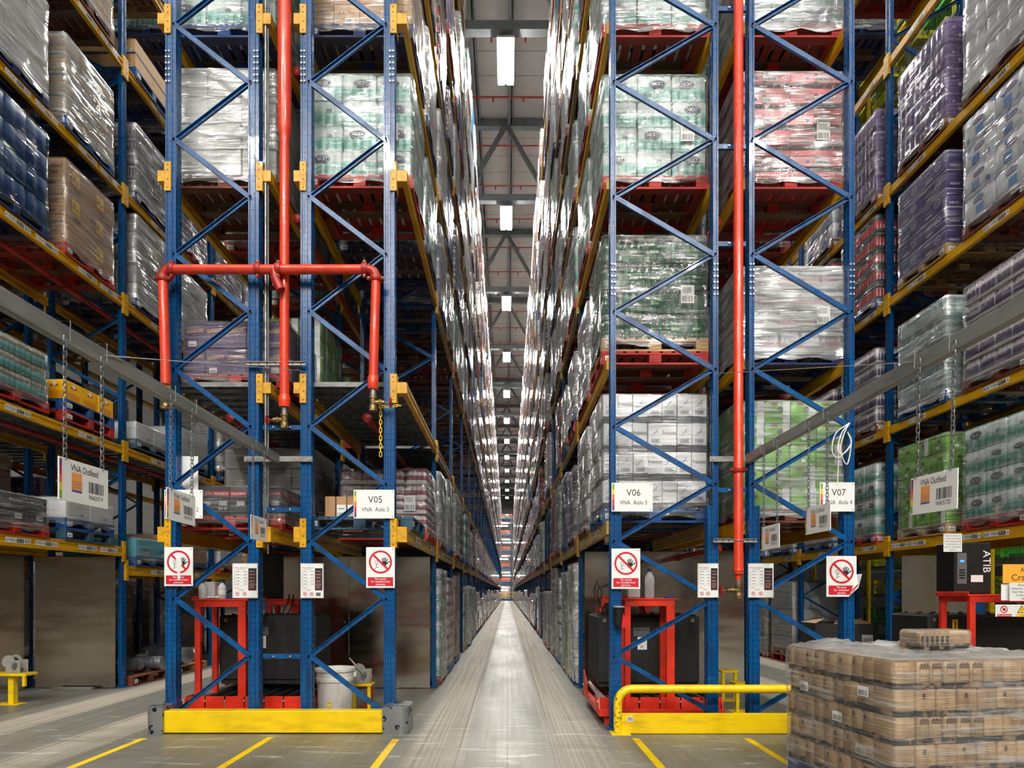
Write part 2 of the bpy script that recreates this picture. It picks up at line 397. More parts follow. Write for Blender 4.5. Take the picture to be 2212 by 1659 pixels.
    def barcode(s, u0, u1, v0, v1, face, o, off=0, seed=3, n=16):
        r = random.Random(seed); x = u0; st = (u1 - u0) / n / 2
        while x < u1 - st:
            w = st * r.choice((.6, 1, 1.7)); s.rect(x, min(u1, x + w), v0, v1, face, o, off); x += w + st * r.choice((.6, 1, 1.4))
        return s
    def mesh(s, name):
        me = bpy.data.meshes.new(name); me.from_pydata(s.v, [], s.f)
        for m in s.mats: me.materials.append(m)
        me.polygons.foreach_set('material_index', s.m); me.polygons.foreach_set('use_smooth', s.sm)
        if any(s.sm): me.set_sharp_from_angle(angle=.75)
        me.update(); return me
    def build(s, name, parent=None, loc=(0, 0, 0), rot=(0, 0, 0)):
        return put(s.mesh(name), name, parent, loc, rot)

def put(me, name, parent=None, loc=(0, 0, 0), rot=(0, 0, 0), scale=None):
    o = bpy.data.objects.new(name, me); COL.objects.link(o); o.parent = parent
    o.location = loc; o.rotation_euler = rot
    if scale: o.scale = scale
    return o
def tag(o, label, cat, group=None, kind=None):
    o['label'] = label; o['category'] = cat
    if group: o['group'] = group
    if kind: o['kind'] = kind
    return o
def thing(name, loc, label, cat, group=None, rz=0):
    o = bpy.data.objects.new(name, None); COL.objects.link(o); o.location = loc; o.rotation_euler = (0, 0, rz)
    o.empty_display_size = .1
    return tag(o, label, cat, group)
def struct(o): o['kind'] = 'structure'; return o

# ------------------------------------------------------------------ camera (tilt-shift: verticals stay vertical)
F = 1288.0; VX, VY, CH = 1096.0, 1280.0, 1.48
cam = bpy.data.cameras.new('camera'); co = bpy.data.objects.new('camera', cam); COL.objects.link(co)
co.location = (0, 0, CH); co.rotation_euler = (PI / 2, 0, 0)
cam.sensor_width = 36; cam.lens = F / 2212 * 36; cam.shift_x = 10 / 2212; cam.shift_y = (VY - 829.5) / 2212
cam.clip_end = 400; SC.camera = co
def PX(px, Y): return (px - VX) * Y / F
def PZ(py, Y): return CH + (VY - py) * Y / F
# ------------------------------------------------------------------ layout
Y1 = 6.44; BAY = 2.8
def YK(k): return Y1 + BAY * k
ORD = ['first', 'second', 'third', 'fourth', 'fifth', 'sixth', 'seventh', 'eighth', 'ninth', 'tenth', 'eleventh', 'twelfth',
       'thirteenth', 'fourteenth', 'fifteenth', 'sixteenth', 'seventeenth', 'eighteenth', 'nineteenth', 'twentieth']
def ordn(k):
    if k < 20: return ORD[k]
    return ('twenty-' if k < 29 else 'thirty-') + (ORD[(k + 1) % 10 - 1] if (k + 1) % 10 else 'last') if k != 29 else 'thirtieth'
LVL = {'L': [0, 2.19, 3.75, 6.04, 7.74, 9.72, 11.6, 13.4, 15.2], 'R': [0, 2.27, 4.05, 6.03, 7.74, 9.75, 11.6, 13.4, 15.2]}
# row: x0, x1, aisle face (+1/-1), level set, words
ROWS = {'A': (-3.75, -2.585, -1, 'L', 'left end rack'), 'B': (-2.28, -1.115, 1, 'L', 'aisle left rack'),
        'C': (1.115, 2.28, -1, 'R', 'aisle right rack'), 'D': (2.585, 3.75, 1, 'R', 'right end rack'),
        'P': (-7.14, -5.975, 1, 'L', 'far left rack'), 'Q': (-8.6, -7.435, -1, 'L', 'hindmost left rack'),
        'S': (5.93, 7.1, -1, 'R', 'far right rack')}
NB = {'A': 5, 'B': 36, 'C': 36, 'D': 5, 'P': 7, 'Q': 3, 'S': 5}
LW = ['floor', 'level one', 'level two', 'level three', 'level four', 'level five', 'level six', 'level seven', 'level eight']
def lvz(row, k, l):
    if row == 'P' and k >= 1 and l == 1: return 1.9
    return LVL[ROWS[row][3]][l]
def seen(z, yb): return z < CH + 1285 * yb / F + .35

# ------------------------------------------------------------------ structure: floor, roof
def floor_mat():
    t = NT('polished_concrete')
    o = t.tc.outputs['Object']; x, y, z = t.xyz(o)
    big = t.noise(t.coords(scale=(1, .35, 1)), 1.1, 5, .6)
    fine = t.noise(t.coords(), 46, 4, .7)
    streak = t.noise(t.coords(scale=(9, .16, 1)), 2.2, 6, .65)
    streak2 = t.noise(t.coords(scale=(34, .12, 1), loc=(5, 3, 0)), 1.5, 4, .6)
    u = t.math('ABSOLUTE', t.math('SUBTRACT', t.math('MODULO', t.math('ADD', x, 4.865 * 6 + 2.4325), 4.865), 2.4325))
    band = t.math('MULTIPLY', t.rng(u, .36, .42), t.rng(u, .98, .86))
    base = t.mix(t.rng(big, .3, .7), srgb(132, 131, 123), srgb(104, 102, 93))
    base = t.mix(t.math('MULTIPLY', t.rng(streak, .42, .72), .25), base, srgb(104, 100, 90))
    trk = t.mix(t.rng(streak2, .38, .64), srgb(212, 200, 182), srgb(146, 136, 120))
    inaisle = t.rng(y, 4.0, 8.5)
    bm = t.math('MULTIPLY', t.math('MULTIPLY', band, .75), t.math('ADD', t.math('MULTIPLY', inaisle, .72), .22))
    c = t.mix(bm, base, trk)
    gl = t.math('MULTIPLY', t.math('LESS_THAN', t.math('ABSOLUTE', t.math('ADD', u, -.455)), .008), t.rng(y, 3, 7, .2, .6))
    c = t.mix(gl, c, srgb(80, 76, 68))
    wire = t.math('MULTIPLY', t.math('LESS_THAN', u, .006), .75)
    c = t.mix(wire, c, srgb(66, 62, 56))
    # scuffs and pale scratches on the cross aisle, running mostly toward the left
    sc = t.noise(t.coords(scale=(1.1, 7, 1), rot=(0, 0, .35)), 1.5, 7, .72, .4)
    scm = t.math('MULTIPLY', t.rng(sc, .575, .64), t.rng(y, 8.5, 6.2))
    c = t.mix(t.math('MULTIPLY', scm, .75), c, srgb(196, 200, 194))
    dk = t.noise(t.coords(scale=(.8, 3.2, 1), rot=(0, 0, .2), loc=(9, 4, 0)), 1.2, 6, .7)
    c = t.mix(t.math('MULTIPLY', t.rng(dk, .5, .72), t.rng(y, 8, 6, 0, .8)), c, srgb(108, 97, 66))
    c = t.mix(t.rng(fine, .3, .8, 0, .16), c, srgb(60, 56, 50))
    rough = t.math('ADD', t.rng(big, .3, .7, .3, .46), t.math('MULTIPLY', bm, .3))
    rough = t.math('ADD', rough, t.rng(streak, .4, .7, 0, .1))
    t.done(c, rough); t.bump(t.math('ADD', t.math('MULTIPLY', fine, .3), t.math('MULTIPLY', streak2, bm)), .12, .003)
    t.p.inputs['Specular IOR Level'].default_value = .42
    return t.m
MATS['floor'] = floor_mat()
b = MB().mt('floor'); b.box(-26, 26, -34, 114, -.2, 0); struct(b.build('floor'))
def deck_mat():
    t = NT('roof_deck_panels'); o = t.tc.outputs['Object']; x, y, z = t.xyz(o)
    n = t.noise(t.coords(), .8, 3)
    j = t.math('LESS_THAN', t.math('MODULO', t.math('ADD', y, 100), 1.05), .03)
    c = t.mix(t.rng(n, .3, .7), srgb(206, 200, 192), srgb(186, 180, 172))
    t.done(t.mix(j, c, srgb(120, 115, 110)), .6); return t.m
MATS['deck'] = deck_mat()
mat('truss_grey', srgb(104, 108, 108), .5, .2, var=.15, vs=2)
mat('wall_panel', srgb(112, 110, 106), .6, 0, var=.12, vs=1, st=(.2, .2, 3))
ZR = 21.3
b = MB().mt('deck'); b.box(-26, 26, -34, 114, ZR, ZR + .25); struct(b.build('ceiling'))
for nm, bx in (('wall_left', (-26.2, -26, -34, 114)), ('wall_right', (26, 26.2, -34, 114)), ('wall_far', (-26, 26, 114, 114.2)), ('wall_near', (-26, 26, -34.2, -34))):
    b = MB().mt('wall_panel'); b.box(*bx, 0, ZR); struct(b.build(nm))
LD = 7.56; LY0 = 18.1; ZL = 17.55
for k in range(-6, 13):
    Y = 17.45 + LD * k; b = MB().mt('truss_grey'); zb, zt = 17.98, 21.1
    b.box(-26, 26, Y - .13, Y + .13, zb - .13, zb + .13); b.box(-26, 26, Y - .13, Y + .13, zt - .15, zt + .15)
    xs = [-25.5 + 3.6 * i for i in range(15)]; xs = [q + .25 for q in xs]
    for i in range(len(xs) - 1):
        m = (xs[i] + xs[i + 1]) / 2
        b.bar((xs[i], Y, zt), (m, Y, zb), .16, .16, (0, 1, 0)); b.bar((m, Y, zb), (xs[i + 1], Y, zt), .16, .16, (0, 1, 0))
    o = b.build('trim_%d' % (k + 7)); o.name = 'roof_truss'; tag(o, 'grey steel roof truss crossing the aisles, %s from the rear' % ordn(k + 6), 'truss', kind='structure')
for i, X in enumerate([-10.9, -8.5, -6.1, -3.7, -1.28, .08, 1.9, 4.3, 6.7, 9.1]):
    b = MB().mt('truss_grey'); b.box(X - .06, X + .06, -12, 114, ZR - .3, ZR - .02)
    if i in (4, 5): b.box(X + .12, X + .16, -12, 114, ZR - .3, ZR - .02)
    o = b.build('roof_purlin'); tag(o, 'long grey roof purlin running with the aisles, %s from left' % ordn(i), 'purlin', kind='structure')
for k in range(0, 36):
    Y = 12.95 + 2.5 * k; b = MB().mt('pipe_dark'); b.cyl(.028, -9, 9, 0, Y, 8, 'x', 20.55)
    for X in (-6.2, -3.1, -.55, .62, 3.3, 6.6): b.cyl(.03, 20.36, 20.55, X, Y, 6)
    for X in (-4.8, -1.35, 1.6, 4.9): b.cyl(.012, 20.55, ZR - .02, X, Y, 5)
    tag(b.build('sprinkler_pipe'), 'thin red roof sprinkler pipe across the aisles, %s from front' % ordn(k), 'pipe', 'roof sprinkler pipes')

# ------------------------------------------------------------------ lamps (the light of the place, plus added rows behind the camera)
EM = {}
def emis(name, strength, col=(1, .965, .90, 1)):
    t = NT(name); e = t.n.new('ShaderNodeEmission'); e.inputs[0].default_value = col; e.inputs[1].default_value = strength
    t.lk(e.outputs[0], t.out.inputs[0]); MATS[name] = t.m
emis('lamp_aisle', 300); emis('lamp_front', 34); emis('lamp_rear_fill', 380); emis('lamp_far', 60)
def lamp_meshes(key, L, W=.52):
    b = MB().mt('galv_dull'); b.cbox(-W / 2, W / 2, -L / 2, L / 2, .04, .12, .01); h = b.mesh('housing')
    b = MB().mt(key)
    b.box(-W / 2 + .03, -.05, -L / 2 + .02, L / 2 - .02, 0, .04); d1 = b.mesh('tube')
    b = MB().mt(key); b.box(.05, W / 2 - .03, -L / 2 + .02, L / 2 - .02, 0, .04); d2 = b.mesh('tube')
    b = MB().mt('truss_grey'); b.cyl(.008, .12, .4, 0, -L / 3, 5); b.cyl(.008, .12, .4, 0, L / 3, 5); c = b.mesh('hanger')
    return h, d1, d2, c
LM = {'lamp_aisle': lamp_meshes('lamp_aisle', 1.6), 'lamp_front': lamp_meshes('lamp_front', 1.6), 'lamp_rear_fill': lamp_meshes('lamp_rear_fill', 1.6)}
def lamp(X, Y, key, label):
    t = thing('ceiling_light', (X, Y, ZL), label, 'light', 'twin tube ceiling lights')
    for m, n in zip(LM[key], ('housing', 'tube', 'tube', 'hanger')): put(m, n, t)
for k in range(12):
    lamp(-.05, LY0 + LD * k, 'lamp_aisle', 'bright twin ceiling light over the centre aisle, %s from the camera' % ordn(k))
for sx, w in ((-4.86, 'left'), (4.84, 'right')):
    for k in range(-1, 5):
        lamp(sx, LY0 - 1 + LD * k, 'lamp_aisle', 'twin ceiling light over the aisle to the %s, %s from front' % (w, ordn(k + 1)))
for i, X in enumerate((-9, -4.5, 0, 4.5, 9)):
    for j, Y in enumerate((3.6, -2.5, -9, -16, -23)):  # rear rows are unseen, added to brighten the rack fronts
        lamp(X, Y, 'lamp_front' if j < 2 else 'lamp_rear_fill', 'unseen twin ceiling light over the front hall, row %s, %s from left' % (ordn(j), ordn(i)))

# ------------------------------------------------------------------ rack frames
FH = 16.2
PRO0 = [(-.036, .11), (-.036, .085), (-.030, .080), (-.030, .062), (-.036, .057), (-.036, .053), (-.030, .048), (-.030, .030), (-.036, .025), (-.036, 0),
       (-.016, 0), (-.012, .007), (.012, .007), (.016, 0), (.036, 0), (.036, .025), (.030, .030), (.030, .048), (.036, .053), (.036, .057), (.030, .062), (.030, .080), (.036, .085), (.036, .11)]
PRO = [(x * .8, y) for x, y in PRO0]
def upright_mesh(h):
    b = MB().mt('upright'); b.prism(PRO, 0, h)
    b.mt('blue_paint'); b.cbox(-.07, .07, -.02, .13, 0, .012, .003); return b.mesh('upright')
UP = upright_mesh(FH); UPS = upright_mesh(2.42)
def bolt(b, x, y, z):
    b.mt('steel_zinc'); b.cyl(.011, -.012, 0, x, y, 6, 'y', z); return b
_b = MB(); bolt(_b, 0, 0, 0); BOLT = _b.mesh('bolt')
def brace_obj(x0, z0, x1, z1, y, parent, flip):
    L = math.hypot(x1 - x0, z1 - z0); b = MB().mt('blue_paint'); ux, uz = (x1 - x0) / L, (z1 - z0) / L
    if flip: b.chan((x0, y + .028, z0), (x1, y + .028, z1), .05, .028, (0, -1, 0))
    else: b.chan((x0, y, z0), (x1, y, z1), .05, .028, (0, 1, 0))
    for x, z in ((x0, z0), (x1, z1)): bolt(b, x + (.012 if (x == x0) == (x0 > x1) else -.012), y - .002 if y < 0 else y, z)
    return b.build('brace', parent)
def rack_frame(row, k, near):
    x0, x1, fc, ls, words = ROWS[row]; Y = YK(k)
    inset = row in 'AB' and k == 0
    h = FH
    nodeL = .79 if row in 'BC' else 1.415
    lab = 'blue steel rack frame, %s, %s from the front' % (words, ordn(k))
    t = thing('pallet_rack', (0, Y, 0), lab, 'pallet rack', 'blue upright frames of the ' + words)
    if inset:
        px = {'A': [-3.666, -3.608, -2.771, -2.713], 'B': [-2.206, -2.148, -1.306, -1.248]}[row]
    elif row == 'D' and k == 0: px = [2.64, x1 - .029]
    else: px = [x0 + .029, x1 - .029]
    li, ri = (px[1] + .029, px[2] - .029) if inset else (px[0] + .029, px[1] - .029)
    for x in px: put(UP, 'upright', t, (x, 0, 0))
    if k == 0 and row == 'C':
        put(UPS, 'upright', t, (x0 + .088, 0, 0)); put(UPS, 'upright', t, (x1 - .088, 0, 0))
    if k == 0 and row == 'D':
        put(UPS, 'upright', t, (2.699, 0, 0)); put(UPS, 'upright', t, (x1 - .088, 0, 0))
    li += .0; z = .175; side = 0 if nodeL > 1 else 1; segs = []
    zt = min(h - .2, CH + 1290 * (Y + 1) / F + 1.0)
    while z < zt:
        a = (li - .012, z) if side == 0 else (ri + .012, z); c = (ri + .012, z + .62) if side == 0 else (li - .012, z + .62)
        segs.append((a, c, side)); z += .62; side = 1 - side
    if near:
        for a, c, sd in segs: brace_obj(a[0], a[1], c[0], c[1], -.002 if k == 0 else .03, t, (sd == 0) == (row in 'AC' or True))
        if k == 0 and row in 'ABCD':
            for x in px[:1] + px[-1:]:
                for i in range(6):
                    for u in (-.017, .017): put(BOLT, 'bolt', t, (x + u, 0, (7.0 if row in 'AB' else 4.7) + .065 * i))
    else:
        b = MB().mt('blue_paint')
        for a, c, sd in segs: b.bar((a[0], .05, a[1]), (c[0], .05, c[1]), .03, .05, (0, 1, 0))
        b.build('bracing', t)
    return t
for row in ROWS:
    for k in range(NB[row] + 1):
        if row in 'PS' and k == 0: continue
        if row == 'Q' and k == 0: continue
        rack_frame(row, k, k <= 1 and row in 'ABCDPS' and not (row in 'BC' and k > 2))

# spacers between back-to-back frames at the front
for (xa, xb, zz, w) in ((-2.65, -2.23, PZ(1100, Y1), 0), (-2.65, -2.23, PZ(922, Y1), 0), (-2.65, -2.23, PZ(1418, Y1), 0), (2.28, 2.585, PZ(313, Y1), 0), (2.28, 2.585, PZ(14, Y1), 0), (2.28, 2.585, PZ(524, Y1), 0), (2.28, 2.585, PZ(1058, Y1), 0)):
    b = MB().mt('blue_paint'); b.chan((xa, Y1 + .02, zz), (xb, Y1 + .02, zz), .05, .03, (0, 1, 0))
    bolt(b, xa + .12, Y1 + .015, zz); bolt(b, xb - .12, Y1 + .015, zz)
    tag(b.build('frame_spacer'), 'blue spacer bar %.1f m up joining the two %s frames' % (zz, 'left' if xa < 0 else 'right'), 'spacer', 'rack spacers')

# ------------------------------------------------------------------ beams
def arrow(b, u, v, face, o, off, up=True, h=.04):
    d = 1 if up else -1
    b.poly([(u - .003, v - d * h / 2), (u + .003, v - d * h / 2), (u + .003, v + d * .004), (u - .003, v + d * .004)][::d], face, o, off)
    b.poly([(u - .011, v), (u + .011, v), (u, v + d * h / 2)][::d], face, o, off)
def loclabel(parent, pre, num, face, o, up=True):
    b = MB().mt('sign_white'); U, V, N = FACES[face]
    b.rect(-.19, .19, -.032, .032, face, o, .002)
    flip = face == '-X'; s = -1 if flip else 1
    b.mt('print_black'); arrow(b, -.172 * s, 0, face, o, .0035, up)
    b.text(pre + '-', .04, face, o, .0035, cu=-.09 if not flip else -.02, wmax=.12)
    cx = .03 if not flip else .085
    b.rect(cx - .055, cx + .055, -.022, .022, face, o, .0035)
    b.mt('print_grey'); b.barcode(.1 * s - (0 if s > 0 else .08), .1 * s + (.08 if s > 0 else 0), -.022, .022, face, o, .0035, 5)
    b.mt('print_white'); b.text(num, .032, face, o, .005, cu=cx, wmax=.095)
    ob = b.build('location_label', parent); ob['label'] = 'white location label reading %s-%s' % (pre, num); return ob
BM = {}
def beam_mesh(h, L, worn):
    key = (h, round(L, 2), worn)
    if key not in BM:
        b = MB().mt('yellow_worn' if worn else 'yellow_paint')
        b.prism([(-.028, -h), (.028, -h), (.028, -h * .72), (.018, -h * .66), (.018, -h * .34), (.028, -h * .28), (.028, 0), (-.028, 0)], 0, L, 'y')
        BM[key] = b.mesh('beam_face')
    return BM[key]
def conn_mesh(fc, far=False):
    b = MB().mt('yellow_paint'); b.box(.0 if fc > 0 else -.034, .034 if fc > 0 else 0, -.012 if far else .052, .05 if far else .112, -.23, .09)
    b.mt('black')
    for z in (-.2, -.12, .05):
        yy = .025 if far else .08
        b.cyl(.006, .001, .002 + .034, 0, yy, 6, 'x', z) if fc > 0 else b.cyl(.006, -.036, -.002, 0, yy, 6, 'x', z)
        if far: b.cyl(.006, -.0135, -.011, .017 * fc, 0, 6, 'y', z)
    return b.mesh('connector')
CN = {(f, q): conn_mesh(f, q) for f in (1, -1) for q in (False, True)}
nbeam = 0; farbeam = MB()
def beam(row, k, l, back=False):
    global nbeam
    x0, x1, fc, ls, words = ROWS[row]; z = lvz(row, k, l); h = .15 if l == 1 else .118
    f = -fc if back else fc
    X = (x1 - .0) if f > 0 else x0
    ya = YK(k) + .11; L = BAY - .11
    worn = row in 'BC' and k >= (0 if l == 1 else 1)
    if k >= 14 or (back and k > 1 and row in 'BC'):
        farbeam.mt('yellow_worn'); farbeam.box(X - .028, X + .028, ya - .05, ya + L + .05, z - h, z); return
    t = thing('rack_beam', (X, ya, z), 'yellow rack beam, %s, %s bay, %s, %s side' % (words, ordn(k), LW[l], 'back' if back else 'aisle'), 'beam', 'yellow beams of the ' + words)
    put(beam_mesh(h, L, worn), 'beam_face', t, (-.002 * f, 0, 0))
    if k <= 3:
        for yy in (-.11, L):
            if k == 0 and yy < 0: continue
            put(CN[f, yy > 0], 'connector', t, (0, yy, .0))
    return t
BE = {}
for row in ROWS:
    for k in range(NB[row]):
        for l in range(1, 9):
            z = lvz(row, k, l)
            if not seen(z, YK(k + 1) + (1.5 if k < 3 else 0)): continue
            if row == 'Q' and l > 5: continue
            if row in 'AD' and (l > 5 or k > 3): continue
            if row in 'PS' and l > 6: continue
            BE[row, k, l] = beam(row, k, l)
            if k <= 2 and row != 'Q': beam(row, k, l, True)
if farbeam.v: tag(farbeam.build('rack_beam'), 'mass of distant yellow rack beams receding down the centre aisle', 'beam', 'yellow beams receding down the aisle', 'stuff')

# front brackets that step the beam ends outboard on the left pair of racks
for row in 'AB':
    x0, x1 = ROWS[row][0], ROWS[row][1]
    for l in (1, 2, 3, 4):
        z = LVL['L'][l]; h = .165 if l == 1 else .118
        for sd, xe, pxx in ((-1, x0, (-3.694, -3.63) if row == 'A' else (-2.234, -2.17)), (1, x1, (-2.71, -2.646) if row == 'A' else (-1.265, -1.2))):
            t = thing('beam_end_bracket', (0, Y1, z), 'yellow bolted bracket at %s of the %s, %s front corner' % (LW[l], ROWS[row][4], 'left' if sd < 0 else 'right'), 'bracket', 'yellow beam end brackets')
            b = MB().mt('yellow_paint'); b.cbox(pxx[0], pxx[1], -.012, -.001, -.225, .09, .002); e = pxx[1] if sd > 0 else pxx[0]
            b.box(min(e, e + sd * .006), max(e, e + sd * .006), -.012, .1, -.225, .09)
            b.mt('black')
            for zz in (-.19, -.1, 0, .055): b.cyl(.007, -.0135, -.0118, (pxx[0] + pxx[1]) / 2, 0, 8, 'y', zz)
            b.build('plate', t)
            b = MB().mt('yellow_paint'); b.cbox(min(e + sd * .006, xe + sd * .03), max(e + sd * .006, xe + sd * .03), -.002, .108, -h, 0, .002); b.build('step', t)

# location labels on the near beams
def lab_on(row, k, l, y, pre, num, up=True, dx=0):
    t = BE.get((row, k, l))
    if not t: return
    fc = ROWS[row][2]; h = .15 if l == 1 else .118
    loclabel(t, pre, num, '+X' if fc > 0 else '-X', (fc * .027, y - (YK(k) + .11), -h / 2 - .003), up)
for l, sfx, y2 in ((1, 'A', 0), (2, 'C', 0), (3, 'E', 0), (4, 'G', 0), (5, 'J', 0)):
    nx = chr(ord(sfx) + 1)
    lab_on('P', 0, l, 7.25 if l != 1 else 7.25, 'V03A', '501' + sfx, l > 1)
    lab_on('P', 0, l, 8.45, 'V03A', '502' + sfx, l > 1)
    if l != 2: lab_on('P', 0, l, 7.7, 'V03A', '501' + nx); lab_on('P', 0, l, 8.9, 'V03A', '502' + nx)
    lab_on('S', 0, l, 7.2, 'V08A', '501' + sfx, l > 1); lab_on('S', 0, l, 8.6, 'V08A', '502' + sfx, l > 1)
    if l == 1: lab_on('S', 0, l, 7.62, 'V08A', '501B'); lab_on('S', 0, l, 8.99, 'V08A', '502B')
    for k in (1, 2):
        lab_on('P', k, l, YK(k) + .9, 'V03A', '50%d' % (k * 2 + 1) + sfx); lab_on('P', k, l, YK(k) + 2.3, 'V03A', '50%d' % (k * 2 + 2) + sfx)
        lab_on('S', k, l, YK(k) + .5, 'V08A', '50%d' % (k * 2 + 1) + sfx); lab_on('S', k, l, YK(k) + 1.9, 'V08A', '50%d' % (k * 2 + 2) + sfx)
for k in range(4):
    lab_on('B', k, 1, YK(k) + .8, 'V05A', '50%d' % (2 * k + 1) + 'A'); lab_on('B', k, 1, YK(k) + 2.2, 'V05A', '50%d' % (2 * k + 2) + 'A')
    lab_on('C', k, 1, YK(k) + .8, 'V06A', '50%d' % (2 * k + 1) + 'A'); lab_on('C', k, 1, YK(k) + 2.2, 'V06A', '50%d' % (2 * k + 2) + 'A')

# galvanised decking at level two on the left racks
def deck_mesh():
    b = MB().mt('galv'); n = 24; w = (BAY - .12) / n
    for i in range(n):
        y = i * w; zz = 0 if i % 2 else .035
        b.box(-.57, .57, y, y + w * .98, zz - .003, zz + .003)
        b.box(-.57, .57, y - .002, y + .002, 0, .035)
    b.mt('galv_dull'); b.box(-.575, .575, -.004, 0, -.012, .04)
    return b.mesh('corrugated_deck')
DK = deck_mesh()
for row, n in (('A', 4), ('B', 6), ('P', 4), ('Q', 2)):
    for k in range(n):
        o = put(DK, 'corrugated_deck', None, ((ROWS[row][0] + ROWS[row][1]) / 2, YK(k) + .115, 3.753))
        tag(o, 'galvanised corrugated deck on level two, %s, %s bay' % (ROWS[row][4], ordn(k)), 'deck', 'corrugated rack decks')
# in-rack red sprinkler mains
for X, z, n, w in ((-3.2, 3.5, 6, 'left end rack, low'), (-2.43, 5.8, 6, 'gap of the left racks'), (-1.62, 3.5, 8, 'rack left of centre aisle'), (-6.25, 3.58, 8, 'far left rack, low'),
                   (-6.3, 5.84, 8, 'far left rack, high'), (2.43, 5.75, 8, 'gap of the right racks'), (6.75, 5.8, 8, 'far right rack'), (2.43, 1.98, 4, 'gap of right racks, low'), (-2.43, 7.5, 6, 'gap of left racks, high')):
    ya = 6.9; b = MB().mt('pipe_dark'); b.cyl(.036, ya, ya + BAY * n, X, 0, 9, 'y', z)
    b.lathe([(.0, -.015), (.03, -.012), (.052, 0), (.052, .06), (.046, .065), (.046, .09)], X, ya - .02, 12, True, 'y', z)
    for i in range(n * 2): b.cyl(.05, ya + 1.35 * i + .2, ya + 1.35 * i + .3, X, 0, 9, 'y', z)
    o = b.build('sprinkler_main'); tag(o, 'dark red sprinkler main running back through the ' + w, 'pipe')
# ------------------------------------------------------------------ pallets
PW, PD, PH = 1.2, 1.0, .15
def pallet_mesh(m, raw='pallet_rawboard'):
    b = MB().mt(m)
    for i in range(9):
        x = -PW / 2 + i * (PW - .098) / 8; b.box(x, x + .098, -PD / 2, PD / 2, .132, .15)
    for y in (-PD / 2, -.05, PD / 2 - .1):
        for x in (-PW / 2, -.07, PW / 2 - .14): b.cbox(x, x + .14, y, y + .1, .022, .112, .004)
        b.mt(m if y != -.05 else raw); b.box(-PW / 2, PW / 2, y, y + .1, .112, .132)
        b.box(-PW / 2, PW / 2, y, y + .1, 0, .022); b.mt(m)
    for x in (-PW / 2, PW / 2 - .12): b.box(x, x + .12, -PD / 2 + .1, PD / 2 - .1, 0, .022)
    return b.mesh('pallet')
PM = {}
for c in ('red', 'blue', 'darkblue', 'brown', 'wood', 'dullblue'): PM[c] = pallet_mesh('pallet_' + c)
PWORD = {'red': 'red-painted', 'blue': 'bright blue', 'darkblue': 'dark blue', 'brown': 'reddish brown', 'wood': 'bare wood', 'dullblue': 'faded blue'}
def tagmesh():
    b = MB().mt('sign_white'); b.box(-.045, .045, -.002, 0, -.03, .03); b.mt('print_grey'); b.barcode(-.035, .035, -.022, .01, '-Y', (0, -.0025, 0)); return b.mesh('pallet_label')
PT = tagmesh()

# ------------------------------------------------------------------ unit packs
def outline(w, d, nx, ny, a, c=.02, sub=3):
    pts = []
    def side(p, q, n, nrm):
        N = n * sub * 2
        for i in range(N):
            t = i / N; u = Vector(p).lerp(Vector(q), t); s = a * abs(math.sin(PI * t * n)) - a
            pts.append((u.x + nrm[0] * s, u.y + nrm[1] * s))
    w2, d2 = w / 2, d / 2; e = min(a * .6, .01)
    side((-w2 + e, -d2), (w2 - e, -d2), nx, (0, -1)); side((w2, -d2 + e), (w2, d2 - e), ny, (1, 0))
    side((w2 - e, d2), (-w2 + e, d2), nx, (0, 1)); side((-w2, d2 - e), (-w2, -d2 + e), ny, (-1, 0))
    return pts
def scallop(b, w, d, h, nx, ny, a, prof=((0, .97), (.06, 1), (.94, 1), (1, .96))):
    pts = outline(w, d, nx, ny, a); n = len(pts); vs = []; Fc = []
    for z, s in prof:
        for x, y in pts: vs.append((x * s, y * s, z * h))
    for j in range(len(prof) - 1):
        for i in range(n):
            k = (i + 1) % n; Fc.append((j * n + i, j * n + k, (j + 1) * n + k, (j + 1) * n + i))
    Fc.append(tuple(range(n))[::-1]); Fc.append(tuple((len(prof) - 1) * n + i for i in range(n)))
    b.add(vs, Fc, True)
def oval_logo(b, txt, face, o, s=1.0, dark='print_navy', light='print_white'):
    b.mt(dark); b.disc(.095 * s, face, o, .002, 22, sy=.48); b.mt(light); b.ring(.082 * s, .087 * s, face, o, .003, 22, sy=.45)
    b.text(txt, .042 * s, face, o, .0035, wmax=.125 * s)
def side_o(face, w, d, z, du=0):
    return {'-Y': (du, -d / 2, z), '+X': (w / 2, du, z), '-X': (-w / 2, -du, z), '+Y': (-du, d / 2, z)}[face]
def bottle_geo(b, x, y, h, r, body, cap, label=None, n=7):
    b.mt(body); b.lathe([(r * .9, 0), (r, h * .06), (r, h * .55), (r * .85, h * .68), (r * .38, h * .86), (r * .33, h * .93)], x, y, n)
    b.mt(cap); b.lathe([(r * .4, h * .93), (r * .4, h)], x, y, 6)
    if label: b.mt(label); b.lathe([(r * 1.03, h * .2), (r * 1.03, h * .48)], x, y, n)

KIND = {}
